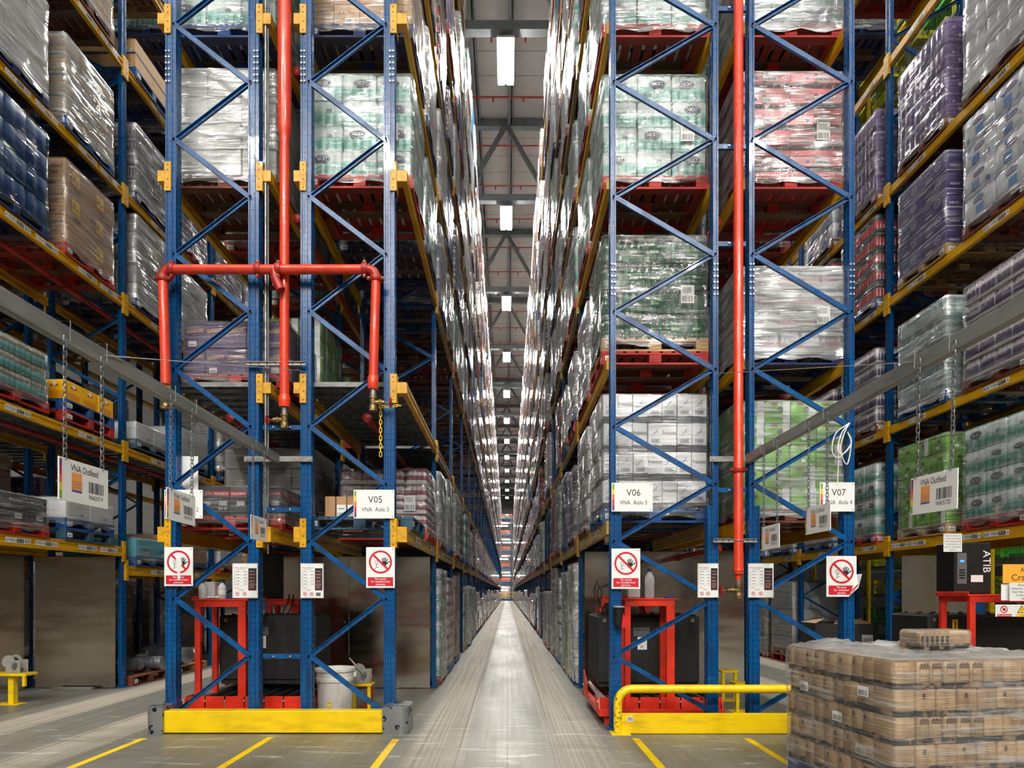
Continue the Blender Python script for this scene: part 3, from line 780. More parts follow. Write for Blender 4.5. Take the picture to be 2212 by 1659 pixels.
# key: (nx, ny, nz, tier height, builder(b,w,d,h,var), film, description)
def kd(key, nx, ny, nz, h, fn, film, desc, cat='wrapped pallet load', gap=.004): KIND[key] = (nx, ny, nz, h, fn, film, desc, cat, gap)
def roll(m, logo=None, nsx=3, nsy=3, a=.012, pack_='toilet roll'):
    def fn(b, w, d, h, var):
        b.mt('pk_' + m); scallop(b, w, d, h, nsx, nsy, a)
        if logo: logo(b, w, d, h, var)
    return fn
def nlogo(b, w, d, h, var):
    for f in ('-Y', '+X', '-X'):
        if (var + len(f) + ord(f[1])) % 3: oval_logo(b, 'NICKY', f, side_o(f, w, d, h * .66, .03 * (1 if var else -1)), 1.0 if var != 2 else .8)
        else: b.mt('print_grey'); b.barcode(-.03, .03, -.02, .02, f, side_o(f, w, d, h * .6, .05), .002, var)
def crt(m, deco=None, c=.005):
    def fn(b, w, d, h, var):
        b.mt('pk_' + m); b.cbox(-w / 2, w / 2, -d / 2, d / 2, 0, h, c)
        if deco: deco(b, w, d, h, var)
    return fn
def d_freix(b, w, d, h, var):
    for f in ('-Y', '+X', '-X'):
        o = side_o(f, w, d, 0); b.mt('print_black')
        if (var + ord(f[1])) % 3 == 0: b.text('Freixenet', .05, f, (o[0], o[1], h * .66), .002, wmax=.15)
        else:
            b.mt('print_grey'); b.line2((-.035, -.04), (.0, 0), .005, f, (o[0], o[1], h * .68), .002); b.line2((0, 0), (.03, .045), .006, f, (o[0], o[1], h * .68), .002); b.line2((-.03, .0), (.035, .006), .004, f, (o[0], o[1], h * .68), .002)
            b.line2((-.055, -.035), (-.035, -.04), .004, f, (o[0], o[1], h * .68), .002)
            b.mt('print_black'); z = h * .38
            for (u0, u1, v0, v1) in ((-.05, .05, .017, .02), (-.05, .05, -.02, -.017), (-.05, -.047, -.02, .02), (.047, .05, -.02, .02)): b.rect(u0, u1, v0, v1, f, (o[0], o[1], z), .002)
            b.barcode(-.04, .04, -.013, .013, f, (o[0], o[1], z), .002, 4, 12)
def d_txt(txt, m, size, zf=.6, wmax=None, rot=0, bar=True):
    def fn(b, w, d, h, var):
        for f in ('-Y', '+X', '-X'):
            o = side_o(f, w, d, h * zf); b.mt(m); b.text(txt, size, f, o, .002, wmax=wmax, rot=rot)
            if bar and (var + ord(f[1])) % 2 == 0:
                o2 = side_o(f, w, d, h * .22, w * .12); b.mt('paper'); b.rect(-.05, .05, -.028, .028, f, o2, .002); b.mt('print_black'); b.barcode(-.042, .042, -.012, .018, f, o2, .003, var + 2, 12)
    return fn
def d_bramble(b, w, d, h, var):
    for f in ('-Y', '+X', '-X'):
        o = side_o(f, w, d, h * .66); b.mt('print_tan'); b.line2((-.09, -.012), (.09, .012), .036, f, o, .002); b.text('WINE', .014, f, (o[0], o[1], o[2] - .045), .002)
        b.mt('print_purple'); b.text('BRAMBLE', .026, f, o, .004, wmax=.16, rot=.13)
        if var == 1: o = side_o(f, w, d, .05, -.03); b.mt('paper'); b.rect(-.045, .045, -.03, .03, f, o, .002); b.mt('print_grey'); b.barcode(-.035, .035, -.022, .0, f, o, .003)
def d_wheat(b, w, d, h, var):
    for f in ('-Y', '+X', '-X'):
        if f == '-Y':
            b.mt('print_black'); b.text('Shredded', .06, f, side_o(f, w, d, h * .72), .002, wmax=w * .8); b.text('Wheat', .06, f, side_o(f, w, d, h * .5), .002, wmax=w * .5)
        elif var != 2:
            b.mt('print_yellow'); b.rect(-.07, .07, -.09, .09, f, side_o(f, w, d, h * .55, -.04), .002)
            b.mt('print_tan'); b.disc(.028, f, side_o(f, w, d, h * .65, -.06), .003); b.disc(.03, f, side_o(f, w, d, h * .45, -.02), .003); b.mt('print_grey'); b.disc(.022, f, side_o(f, w, d, h * .5, -.08), .0035)
        b.mt('print_black'); b.barcode(-.08, .06, -.02, .02, f, side_o(f, w, d, h * .12), .002, 7, 24)
def d_wine(b, w, d, h, var):
    for f in ('-Y', '+X', '-X'):
        b.mt('print_white'); b.text('VALDUBON', .03, f, side_o(f, w, d, h * .76), .003, wmax=w * .86)
        for i in range(4): b.rect(-.02, .07, -.003, .003, f, side_o(f, w, d, h * (.50 - .04 * i)), .002)
        if var == 1: b.text('2M O', .03, f, side_o(f, w, d, h * .26, .02), .003)
def d_yellow(b, w, d, h, var):
    for f in ('-Y', '+X', '-X'):
        b.mt('print_red'); b.rect(-.05, .05, -.012, .012, f, side_o(f, w, d, h * .7), .002); b.mt('print_white'); b.disc(.03, f, side_o(f, w, d, h * .78), .0025, 12)
        b.mt('print_dorange')
        for i in range(5): b.rect(-w * .4, w * .4, -.003, .003, f, side_o(f, w, d, h * (.1 + .07 * i)), .002)
def d_pink(b, w, d, h, var):
    b.mt('print_white')
    for f in ('-Y', '+X', '-X'):
        o = side_o(f, w, d, h * .72, .06); b.rect(-.08, .08, -.03, .03, f, o, .002); b.mt('print_grey'); b.barcode(-.07, .07, -.022, .01, f, o, .003); b.mt('cap_blue'); b.disc(.02, f, side_o(f, w, d, h * .72, -.1), .002, 12); b.mt('print_white')
def d_cu(b, w, d, h, var):
    for f in ('-Y', '+X', '-X'):
        o = side_o(f, w, d, h * .55, .08); b.mt('print_white'); b.ring(.05, .056, f, o, .002, 18); b.text('Cu', .045, f, o, .002)
        b.text('SOFT ROLLS', .014, f, side_o(f, w, d, h * .7, -.12), .002); b.barcode(-.15, -.02, -.02, .01, f, side_o(f, w, d, h * .22, 0), .002)
def d_soft(b, w, d, h, var):
    for f in ('-Y', '+X', '-X'):
        b.mt('print_softsq'); b.rect(-.06, .06, -.05, .05, f, side_o(f, w, d, h * .35, .02 if var else -.05), .002)
        b.mt('print_lilac'); b.disc(.085, f, side_o(f, w, d, h * .72), .002, 18, sy=.42); b.mt('print_white'); b.text('soft rolls', .024, f, side_o(f, w, d, h * .72), .003)
mat('print_softsq', srgb(90, 142, 208), .4); mat('print_lilac', srgb(122, 100, 150), .4); mat('print_dgreen', srgb(60, 110, 30), .4)
def d_green(b, w, d, h, var):
    for f in ('-Y', '+X', '-X'):
        b.mt('print_greystone' if False else 'print_grey'); b.disc(.032, f, side_o(f, w, d, h * .62, .03), .002, 12)
        b.mt('print_red'); b.rect(-.05, .02, -.008, .008, f, side_o(f, w, d, h * .88, -.02), .002)
        if var == 1: b.mt('sign_white'); b.rect(w * .2, w * .48, 0, h, f, side_o(f, w, d, 0), .0015)
        if var == 0: b.mt('sign_white'); b.rect(-.025, .025, -.018, .018, f, side_o(f, w, d, h * .25), .002)
def d_purple(b, w, d, h, var):
    for f in ('-Y', '+X', '-X'):
        b.mt('paper'); b.rect(-.045, .045, -.022, .022, f, side_o(f, w, d, h * .3, .02), .002); b.mt('print_lilac'); b.rect(-.01, .01, -.022, .022, f, side_o(f, w, d, h * .3, .02), .003)
        b.mt('print_lilacl'); b.disc(.02, f, side_o(f, w, d, h * .62, -.09), .002, 12); b.disc(.02, f, side_o(f, w, d, h * .78, .1), .002, 12)
mat('print_lilacl', srgb(176, 150, 196), .4)
def f_bottle(body, cap, label, tray=None, r=None, n2=(3, 2)):
    def fn(b, w, d, h, var):
        a, c = n2; rr = min(w / a, d / c) / 2 * .98
        for i in range(a):
            for j in range(c): bottle_geo(b, -w / 2 + (i + .5) * w / a, -d / 2 + (j + .5) * d / c, h * .97, rr, body, cap, label)
        if tray: b.mt(tray); b.box(-w / 2, w / 2, -d / 2, d / 2, 0, h * .2)
    return fn
def f_perrier(b, w, d, h, var):
    f_bottle('glass_green', 'glass_green', None)(b, w, d, h, var)
    if var < 1:
        for f in ('-Y', '+X', '-X'): b.mt('glass_green'); b.rect(-.05, .05, -.022, .022, f, side_o(f, w, d, h * .38), .0); b.mt('label_green'); b.text('perrier', .03, f, side_o(f, w, d, h * .38), .003, wmax=.085)
def f_pink(b, w, d, h, var):
    b.mt('pk_pinktray'); b.box(-w / 2, w / 2, -d / 2, d / 2, 0, h * .24); b.cbox(-w / 2, -.02, -d / 2, d / 2, h * .52, h * .98, .004); b.cbox(.02, w / 2, -d / 2, d / 2, h * .52, h * .98, .004)
    for i in range(7):
        for j in range(3):
            b.mt('bottle_dark'); b.cyl(.036, h * .2, h * .56, -w / 2 + (i + .5) * w / 7, -d / 2 + (j + .5) * d / 3, 7)
    d_pink(b, w, d, h, var)
def f_cans(m, nx=4, ny=3, a=.012, tray='print_trayg'):
    def fn(b, w, d, h, var):
        b.mt('pk_' + m); scallop(b, w, d, h * .98, nx, ny, a, ((0, .97), (.1, 1), (.62, 1), (.82, .93), (.86, .86), (1, .86)))
        b.mt(tray); b.box(-w / 2, w / 2, -d / 2, d / 2, 0, h * .16)
    return fn
mat('print_trayg', srgb(186, 180, 176), .5); mat('print_traydark', srgb(30, 28, 34), .5); mat('print_traykraft', srgb(150, 116, 80), .6)

kd('nicky', 3, 3, 4, .285, roll('nicky', nlogo, 4, 3), 'film_light', 'white and teal toilet rolls marked NICKY')
kd('green', 4, 3, 5, .245, roll('green', d_green, 2, 3, .01), 'film_light', 'green toilet roll packs')
kd('greenstripe', 4, 3, 5, .245, roll('green', d_green, 2, 3, .01), 'film_mid', 'green and white tissue packs')
kd('purple', 3, 3, 4, .33, roll('purple', d_purple, 3, 3), 'film_light', 'purple toilet roll packs')
kd('purplebox', 3, 2, 5, .25, crt('purplebox', d_cu), 'film_light', 'flat purple tissue cartons')
kd('stripes', 4, 3, 4, .33, roll('stripes', None, 2, 2, .014), 'film_mid', 'purple and white striped kitchen rolls')
kd('softblue', 3, 2, 4, .33, roll('softblue', d_soft, 3, 3, .012), 'film_light', 'white tissue packs with blue squares')
kd('freix', 7, 4, 4, .325, crt('freix', d_freix), 'film_light', 'white and black wine cartons marked Freixenet')
kd('perrier', 5, 5, 4, .29, f_perrier, 'film_light', 'green sparkling water bottles')
kd('pinktray', 2, 3, 5, .235, f_pink, 'film_mid', 'pink trays of dark bottles')
kd('whitepink', 5, 4, 4, .24, f_cans('whitepink'), 'film_heavy', 'white and pink canned drinks')
kd('bramble', 5, 4, 2, .3, crt('bramble', d_bramble), 'film_light', 'purple wine cartons marked BRAMBLE')
kd('winebox', 6, 4, 1, .34, crt('winebox', d_wine), 'film_light', 'black and red wine cartons marked VALDUBON')
kd('kraft', 3, 2, 3, .38, crt('kraft', d_wheat), 'film_light', 'big brown cereal cartons')
kd('kraftblue', 3, 3, 4, .28, crt('kraftblue', d_txt('', 'print_black', .03)), 'film_mid', 'brown cartons with light blue straps')
kd('kraftsmall', 4, 3, 5, .24, crt('kraftsmall', d_txt('6 x 75cl', 'print_black', .04)), 'film_light', 'brown cardboard cartons')
kd('bluewrap', 3, 3, 4, .3, roll('bluewrap', None, 2, 2, .008), 'film_blue', 'navy blue packs')
kd('whitewrap', 3, 3, 4, .3, crt('whitewrap', None), 'film_heavy', 'pale packs hidden in milky film')
kd('greywrap', 4, 3, 5, .27, crt('greywrap', None), 'film_mid', 'grey cartons')
kd('darkcan', 5, 4, 5, .22, f_cans('darkcan', 4, 3, .01, 'print_traydark'), 'film_mid', 'dark purple canned drinks')
kd('crate', 4, 2, 2, .24, crt('crate', d_txt('', 'print_black', .03)), None, 'wooden bottle crates', 'crates')
kd('tealbottle', 5, 4, 3, .2, roll('tealbottle', None, 3, 3, .014), 'film_light', 'teal smoothie bottles')
kd('yellowbox', 4, 3, 1, .26, crt('yellowbox', d_yellow), None, 'yellow cartons with red badges', 'cartons')
kd('blackbox', 4, 3, 1, .34, crt('blackbox', d_txt('BULLDOG', 'print_white', .036, .78, .19)), 'film_light', 'black gin cartons marked BULLDOG')
kd('whitebox', 2, 2, 1, .28, crt('whitebox', d_txt('', 'print_grey', .03)), 'film_light', 'low white cartons')
kd('turq', 3, 2, 1, .3, crt('turq', d_txt('FRUIT', 'print_navy', .04, .4)), 'film_light', 'turquoise fruit cartons')
kd('redcan', 5, 4, 5, .27, f_cans('redcan', 4, 3, .012, 'print_traydark'), 'film_light', 'red and black canned drinks')
kd('purplecan', 5, 4, 5, .24, f_cans('purplecan', 4, 3, .012), 'film_light', 'purple and white canned drinks')
kd('silverteal', 3, 3, 4, .32, roll('silverteal', None, 3, 3, .016), 'film_mid', 'silvery teal tissue packs')
kd('pinkdrink', 4, 4, 4, .2, f_cans('pinkdrink', 4, 3, .012), 'film_light', 'small pink drink bottles on trays')
kd('lightgreen', 3, 3, 5, .3, crt('lightgreen', None), 'film_mid', 'pale green packs')
kd('redbox', 3, 2, 8, .2, crt('redbox', None), 'film_light', 'red cartons')
kd('redwhite', 3, 2, 8, .2, crt('redwhite', None), 'film_light', 'red and white cartons')
UM = {}
def unit_meshes(key):
    if key in UM: return UM[key]
    nx, ny, nz, h, fn, flm, desc, cat, gap = KIND[key]; w, d = 1.17 / nx - gap, .97 / ny - gap; out = []
    for var in range(3):
        b = MB(); fn(b, w, d, h - .003, var); out.append(b.mesh('pack'))
    UM[key] = out; return out
def places(key, nz=None, full=False):
    nx, ny, nz0, h = KIND[key][:4]; nz = nz or nz0; r = random.Random(len(key) * 7 + nz)
    for k in range(nz):
        for i in range(nx):
            for j in range(ny):
                if 0 < i < nx - 1 and 0 < j < ny - 1 and k < nz - 1: continue
                yield (-.585 + (i + .5) * 1.17 / nx, -.485 + (j + .5) * .97 / ny, k * h, r.randrange(3), r.uniform(-.012, .012), r.uniform(-.006, .006), r.uniform(-.005, .005), k)
MM = {}
def merged(key, nz):
    if (key, nz) in MM: return MM[key, nz]
    nx, ny, nz0, h, fn, flm, desc, cat, gap = KIND[key]; w, d = 1.17 / nx - gap, .97 / ny - gap; b = MB()
    for x, y, z, var, rz, dx, dy, k in places(key, nz):
        b.X = Matrix.Translation((x + dx, y + dy, z)) @ Matrix.Rotation(rz, 4, 'Z'); fn(b, w, d, h - .003, var)
    b.X = None; MM[key, nz] = b.mesh('goods'); return MM[key, nz]

# ------------------------------------------------------------------ stretch film shells
WM = {}
def wrap_mesh(H, tier, flm, var, skirt=.1, w=1.2, d=1.0):
    key = (round(H, 2), tier, flm, var, skirt, w, d)
    if key in WM: return WM[key]
    r = random.Random(var * 31 + int(H * 100)); b = MB().mt(flm); nseg = 12; base = []
    w2, d2 = w / 2 + .002, d / 2 + .002; c = .03
    def edge(p, q, n): return [(p[0] + (q[0] - p[0]) * i / n, p[1] + (q[1] - p[1]) * i / n) for i in range(n)]
    base += edge((-w2 + c, -d2), (w2 - c, -d2), nseg) + edge((w2 - c, -d2), (w2, -d2 + c), 1) + edge((w2, -d2 + c), (w2, d2 - c), nseg) + edge((w2, d2 - c), (w2 - c, d2), 1)
    base += edge((w2 - c, d2), (-w2 + c, d2), nseg) + edge((-w2 + c, d2), (-w2, d2 - c), 1) + edge((-w2, d2 - c), (-w2, -d2 + c), nseg) + edge((-w2, -d2 + c), (-w2 + c, -d2), 1)
    n = len(base); zs = [-skirt, -skirt * .5, 0]; z = 0
    while z < H - .01:
        for f in (.15, .5, .85, 1):
            if z + f * tier < H + .01: zs.append(z + f * tier)
        z += tier
    zs = [q for q in zs if q <= H + .001]; vs = []
    if zs[-1] < H - .01: zs.append(H)
    ph = [r.uniform(0, 6) for _ in range(6)]
    for zi, z in enumerate(zs):
        fz = (z % tier) / tier if z >= 0 else 1
        pinch = -.004 if (z > 0 and (fz < .1 or fz > .95)) else .004
        for i, (x, y) in enumerate(base):
            L = math.hypot(x, y); s = pinch + .006 * math.sin(i * .9 + ph[0] + z * 7) + .004 * math.sin(i * 2.3 + ph[1] - z * 11) + r.uniform(-.0025, .0035)
            if z < 0: s += .010 * abs(math.sin(i * .8 + ph[2])) + .004
            if z >= H - .02: s -= .012
            s = max(s, -.001)
            ax = x / w2; ay = y / d2; m = max(abs(ax), abs(ay))
            nx_, ny_ = (ax if abs(ax) >= .97 * m else 0), (ay if abs(ay) >= .97 * m else 0)
            vs.append((x + nx_ * s, y + ny_ * s, z if z >= 0 else z + .018 * math.sin(i * 1.3 + ph[3])))
    F_ = []
    for j in range(len(zs) - 1):
        for i in range(n):
            k = (i + 1) % n; F_.append((j * n + i, j * n + k, (j + 1) * n + k, (j + 1) * n + i))
    o = len(vs); top = (len(zs) - 1) * n
    for i, (x, y) in enumerate(base): vs.append((x * .86, y * .86, H + .012 + r.uniform(0, .02)))
    for i, (x, y) in enumerate(base): vs.append((x * .45, y * .45, H + .012 + r.uniform(0, .012)))
    vs.append((0, 0, H + .015))
    for i in range(n):
        k = (i + 1) % n; F_.append((top + i, top + k, o + k, o + i)); F_.append((o + i, o + k, o + n + k, o + n + i)); F_.append((o + n + i, o + n + k, o + 2 * n))
    b.add(vs, F_, True); WM[key] = b.mesh('stretch_wrap'); return WM[key]

LOADN = 0
def side_label(t, fc, H, D=1.0):
    b = MB().mt('paper'); f = '-Y'; o = (.36, -D / 2 - .012, H * .42); b.rect(-.075, .075, -.1, .1, f, o, 0); b.mt('print_grey'); b.barcode(-.06, .06, -.085, -.02, f, o, .001, 5, 14)
    for i in range(4): b.rect(-.06, .04, .02 + .017 * i, .026 + .017 * i, f, o, .001)
    b.build('shipping_label', t)
def load(key, X, Y, Z, label, parts=False, nz=None, flm=0, group=None, rz=0, lab=None, fc=0):
    nx, ny, nz0, h, fn, fl, desc, cat, gap = KIND[key]; nz = nz or nz0; H = nz * h
    if flm == 0: flm = fl
    t = thing('pallet_load' if cat != 'crates' else 'crate_stack', (X, Y, Z), label, cat, group, rz)
    if parts:
        um = unit_meshes(key)
        for x, y, z, var, r, dx, dy, k in places(key, nz): put(um[var], 'carton' if key in ('freix', 'bramble', 'winebox', 'kraft', 'kraftblue', 'kraftsmall', 'yellowbox', 'blackbox', 'whitebox', 'turq', 'purplebox', 'greywrap') else 'pack', t, (x + dx, y + dy, z), (0, 0, r))
    else: put(merged(key, nz), 'goods', t)
    if flm: put(wrap_mesh(H, h, flm, RND.randrange(4), .09), 'stretch_wrap', t)
    if lab: side_label(t, fc, H)
    return H
NP = 0
def pallet(color, X, Y, Z, label, tagged=True, fc=1, group=None):
    o = put(PM[color], 'pallet', None, (X, Y, Z)); tag(o, label, 'pallet', group)
    if tagged:
        put(PT, 'pallet_label', o, (-.52, -PD / 2, .07)); put(PT, 'pallet_label', o, (fc * PW / 2, -.42 * 1, .07), (0, 0, PI / 2 * fc))
    return o
POSW = ('front half', 'rear half')
def ypos(k, p): return YK(k) + (.78 if p == 0 else 2.06)
def slot(row, k, l, p, pal, key, nz=None, dx=0, dy=0, **kw):
    x0, x1, fc, ls, words = ROWS[row]; z = lvz(row, k, l)
    if l == 2 and row in 'ABPQ' and k < 6: z += .042
    X = (x0 + x1) / 2 + fc * .03 + dx; Y = ypos(k, p) + dy
    where = '%s, %s bay, %s, %s' % (words, ordn(k), LW[l], POSW[p])
    pal = [pal] if isinstance(pal, str) else pal
    for i, c in enumerate(pal):
        s = '' if len(pal) == 1 else (' lower' if i == 0 else ' upper')
        pallet(c, X, Y, z, '%s%s pallet, %s' % (PWORD[c], s, where), k <= 2, fc); z += PH
    if key:
        load(key, X, Y, z, '%s, %s' % (KIND[key][6], where), nz=nz, fc=fc, **kw)

DONE = set()
def S(row, k, l, p, pal, key, nz=None, **kw):
    DONE.add((row, k, l, p)); slot(row, k, l, p, pal, key, nz, **kw)
T = dict(parts=True)
# --- B : centre-left rack
S('B', 0, 4, 0, 'darkblue', 'kraftsmall', 4, **T); S('B', 0, 4, 1, 'blue', 'whitewrap', 4)
S('B', 0, 3, 0, 'red', 'nicky', 4, lab=1, **T); S('B', 0, 3, 1, 'darkblue', 'nicky', 4)
for k in range(36): 
    for p in (0, 1): DONE.add(('B', k, 2, p))
S('B', 0, 1, 1, 'red', 'pinkdrink', 4, lab=1, **T)
DONE.add(('B', 0, 1, 0)); DONE.update({(r, 0, 0, p) for r in ROWS for p in (0, 1)})
S('B', 1, 1, 0, 'brown', 'greywrap', 4); S('B', 1, 1, 1, 'blue', 'lightgreen', 4)
S('B', 2, 1, 0, 'red', 'whitewrap', 4); S('B', 2, 1, 1, 'blue', 'purplecan', 5)
S('B', 1, 0, 0, 'brown', 'nicky', 6, flm='film_mid', **T); S('B', 1, 0, 1, 'blue', 'redwhite', 8); S('B', 2, 0, 0, 'darkblue', 'kraftsmall', 7)
S('B', 1, 3, 0, 'blue', 'bluewrap', 4, flm='film_mid'); S('B', 1, 3, 1, 'brown', 'darkcan', 5)
# --- A
S('A', 0, 4, 0, 'blue', 'nicky', 4, **T); S('A', 0, 4, 1, 'brown', 'whitewrap', 4)
S('A', 0, 3, 0, 'brown', 'whitewrap', 4, flm='film_mid', **T); S('A', 0, 3, 1, 'red', 'softblue', 3)
S('A', 0, 2, 0, 'red', 'bramble', 2, dx=.13, **T); S('A', 0, 2, 1, 'wood', 'green', 5, dx=.1, **T)
S('A', 0, 1, 0, 'red', 'winebox', 1, dx=.06, lab=1, **T); S('A', 0, 1, 1, 'red', 'greywrap', 4)
S('A', 1, 2, 0, 'red', 'green', 4, dx=.1); S('A', 1, 2, 1, 'blue', 'green', 3, dx=.1)
S('A', 1, 3, 0, 'red', 'nicky', 4); S('A', 1, 3, 1, 'red', 'purple', 3)
S('A', 1, 1, 0, 'blue', 'whitewrap', 4); S('A', 1, 1, 1, 'red', 'darkcan', 5)
# --- C
S('C', 0, 4, 0, 'red', 'nicky', 4, flm='film_mid', **T); S('C', 0, 4, 1, 'red', 'nicky', 4)
S('C', 0, 3, 0, 'red', 'nicky', 4, lab=1, **T); S('C', 0, 3, 1, 'red', 'nicky', 4)
S('C', 0, 2, 0, ['red', 'wood'], 'perrier', 4, lab=1, **T); S('C', 0, 2, 1, ['red'], 'whitewrap', 4)
S('C', 0, 1, 0, 'blue', 'freix', 4, **T); S('C', 0, 1, 1, 'brown', 'freix', 4, flm='film_mid')
S('C', 1, 1, 0, 'brown', 'darkcan', 5); S('C', 1, 1, 1, 'blue', 'purplebox', 5); S('C', 2, 1, 0, 'brown', 'silverteal', 4); S('C', 2, 1, 1, 'red', 'redbox', 7)
S('C', 1, 2, 0, ['red', 'blue'], 'stripes', 3, flm='film_heavy'); S('C', 1, 2, 1, ['blue', 'wood'], 'lightgreen', 3)
S('C', 1, 3, 0, 'red', 'nicky', 4); S('C', 1, 3, 1, 'red', 'whitewrap', 4); S('C', 1, 4, 0, 'red', 'nicky', 4, flm='film_mid'); S('C', 1, 4, 1, 'brown', 'nicky', 4)
S('C', 1, 0, 0, 'darkblue', 'whitewrap', 6, **T); S('C', 1, 0, 1, 'wood', 'green', 7, flm='film_mid'); S('C', 2, 0, 0, 'blue', 'freix', 5, flm='film_mid'); S('C', 2, 0, 1, 'red', 'greywrap', 7)
# --- D
S('D', 0, 4, 0, 'red', 'silverteal', 4, flm='film_heavy', **T); S('D', 0, 4, 1, 'red', 'nicky', 4)
S('D', 0, 3, 0, 'red', 'pinktray', 5, lab=1, **T); S('D', 0, 3, 1, 'red', 'softblue', 3)
S('D', 0, 2, 0, ['darkblue'], 'whitepink', 4, lab=1, **T); S('D', 0, 2, 1, 'red', 'greywrap', 3)
S('D', 0, 1, 0, 'brown', 'greenstripe', 5, **T); S('D', 0, 1, 1, 'brown', 'green', 5)
S('D', 1, 1, 0, 'red', 'whitebox', 2); S('D', 1, 2, 0, 'red', 'greywrap', 4)
# --- P : far left rack facing the next aisle
S('P', 0, 5, 1, 'brown', 'kraftsmall', 4, **T); S('P', 0, 5, 0, 'brown', 'whitewrap', 4)
S('P', 0, 4, 0, 'darkblue', 'whitewrap', 4, flm='film_mid', **T); S('P', 0, 4, 1, 'blue', 'kraftblue', 4, **T)
S('P', 0, 3, 0, 'darkblue', 'bluewrap', 4, **T); S('P', 0, 3, 1, 'red', 'kraft', 3, **T)
S('P', 0, 2, 0, 'red', 'tealbottle', 3, **T); S('P', 0, 2, 1, ['red', 'blue'], 'yellowbox', 1, **T)
S('P', 0, 1, 0, 'red', 'blackbox', 1, **T); S('P', 0, 1, 1, ['dullblue', 'blue'], 'whitebox', 1, **T)
S('P', 1, 5, 0, 'blue', 'crate', 2, **T); S('P', 1, 5, 1, 'darkblue', 'darkcan', 4)
S('P', 1, 4, 0, 'darkblue', 'darkcan', 5, **T); S('P', 1, 4, 1, 'red', 'purplecan', 5)
S('P', 1, 3, 0, 'darkblue', 'greywrap', 5, **T); S('P', 1, 3, 1, 'blue', 'whitewrap', 4, flm='film_mid')
S('P', 1, 2, 0, 'dullblue', 'whitebox', 1); S('P', 1, 2, 1, 'blue', 'whitebox', 2)
S('P', 1, 1, 0, 'blue', 'turq', 1, **T); S('P', 1, 1, 1, 'blue', 'kraftsmall', 2)
S('P', 2, 1, 0, 'red', 'whitebox', 1); S('P', 2, 1, 1, 'red', 'kraftsmall', 2); S('P', 2, 2, 0, ['blue', 'brown'], 'whitewrap', 3); S('P', 2, 2, 1, 'blue', 'kraftsmall', 5)
S('P', 2, 3, 0, 'blue', 'green', 3); S('P', 2, 3, 1, 'blue', 'green', 4)
# --- S : far right rack
S('S', 0, 5, 0, 'brown', 'stripes', 4, **T); DONE.add(('S', 0, 5, 1)); DONE.update({('S', k, 5, p) for k in (1, 2, 3, 4) for p in (0, 1)})
S('S', 0, 4, 1, 'brown', 'purple', 4, **T); S('S', 0, 4, 0, 'brown', 'stripes', 4, **T)
S('S', 0, 3, 1, 'wood', 'purplebox', 5, **T); S('S', 0, 3, 0, 'brown', 'softblue', 4, **T)
S('S', 0, 2, 1, 'blue', 'silverteal', 4, **T); S('S', 0, 2, 0, 'brown', 'purplecan', 5, **T)
S('S', 0, 1, 1, 'wood', 'green', 5, **T); S('S', 0, 1, 0, 'red', 'nicky', 4, lab=1, **T)
S('S', 1, 4, 0, 'brown', 'purple', 4, **T); S('S', 1, 3, 0, 'blue', 'redcan', 5, **T); S('S', 1, 2, 0, 'brown', 'purplecan', 5, **T); S('S', 1, 1, 0, 'red', 'nicky', 4, **T)
S('S', 1, 4, 1, 'brown', 'softblue', 3); S('S', 1, 3, 1, 'blue', 'redcan', 5); S('S', 1, 2, 1, 'brown', 'purplecan', 4); S('S', 1, 1, 1, 'blue', 'whitebox', 1)
S('S', 2, 1, 0, 'blue', 'whitebox', 1)
# --- generic fill
GEN = ['nicky', 'whitewrap', 'greywrap', 'purplecan', 'silverteal', 'kraftsmall', 'darkcan', 'softblue', 'stripes', 'whitepink', 'lightgreen', 'bluewrap', 'whitewrap', 'redcan', 'pinkdrink', 'purple', 'nicky', 'greywrap']
GCOL = ['red', 'blue', 'darkblue', 'brown', 'red', 'blue', 'brown', 'wood']
gr = random.Random(5); NI = 0; KF = 5
for k in range(36):
    for row in 'PSADQBC':
        if k >= NB[row]: continue
        for l in range(0, 9):
            if row == 'B' and l == 2: continue
            if row in 'AD' and (l == 0 or k > 2): continue
            if row == 'Q' and (l > 3 or k > 1 or l == 0): continue
            if row in 'PS' and (k > 3 or (l == 0 and (k < 3 or row == 'P'))): continue
            for p in (0, 1):
                if (row, k, l, p) in DONE: continue
                z = lvz(row, k, l); ya = ypos(k, p)
                if not seen(z, ya + .9): continue
                key = gr.choice(GEN); col = gr.choice(GCOL); nzd, h = KIND[key][2], KIND[key][3]
                room = (1.95 if l == 0 else (LVL[ROWS[row][3]][l + 1] - LVL[ROWS[row][3]][l] if l < 8 else 1.6)) - .34
                if row == 'B' and l == 1: room = 1.25
                nz = max(1, min(int(room / h), nzd + (2 if l == 0 else 0)))
                if gr.random() < .12: continue
                if k >= KF and row in 'BC': continue
                x0, x1, fc, ls, words = ROWS[row]
                slot(row, k, l, p, col, key, nz, flm=0, dx=gr.uniform(-.02, .03) * fc)
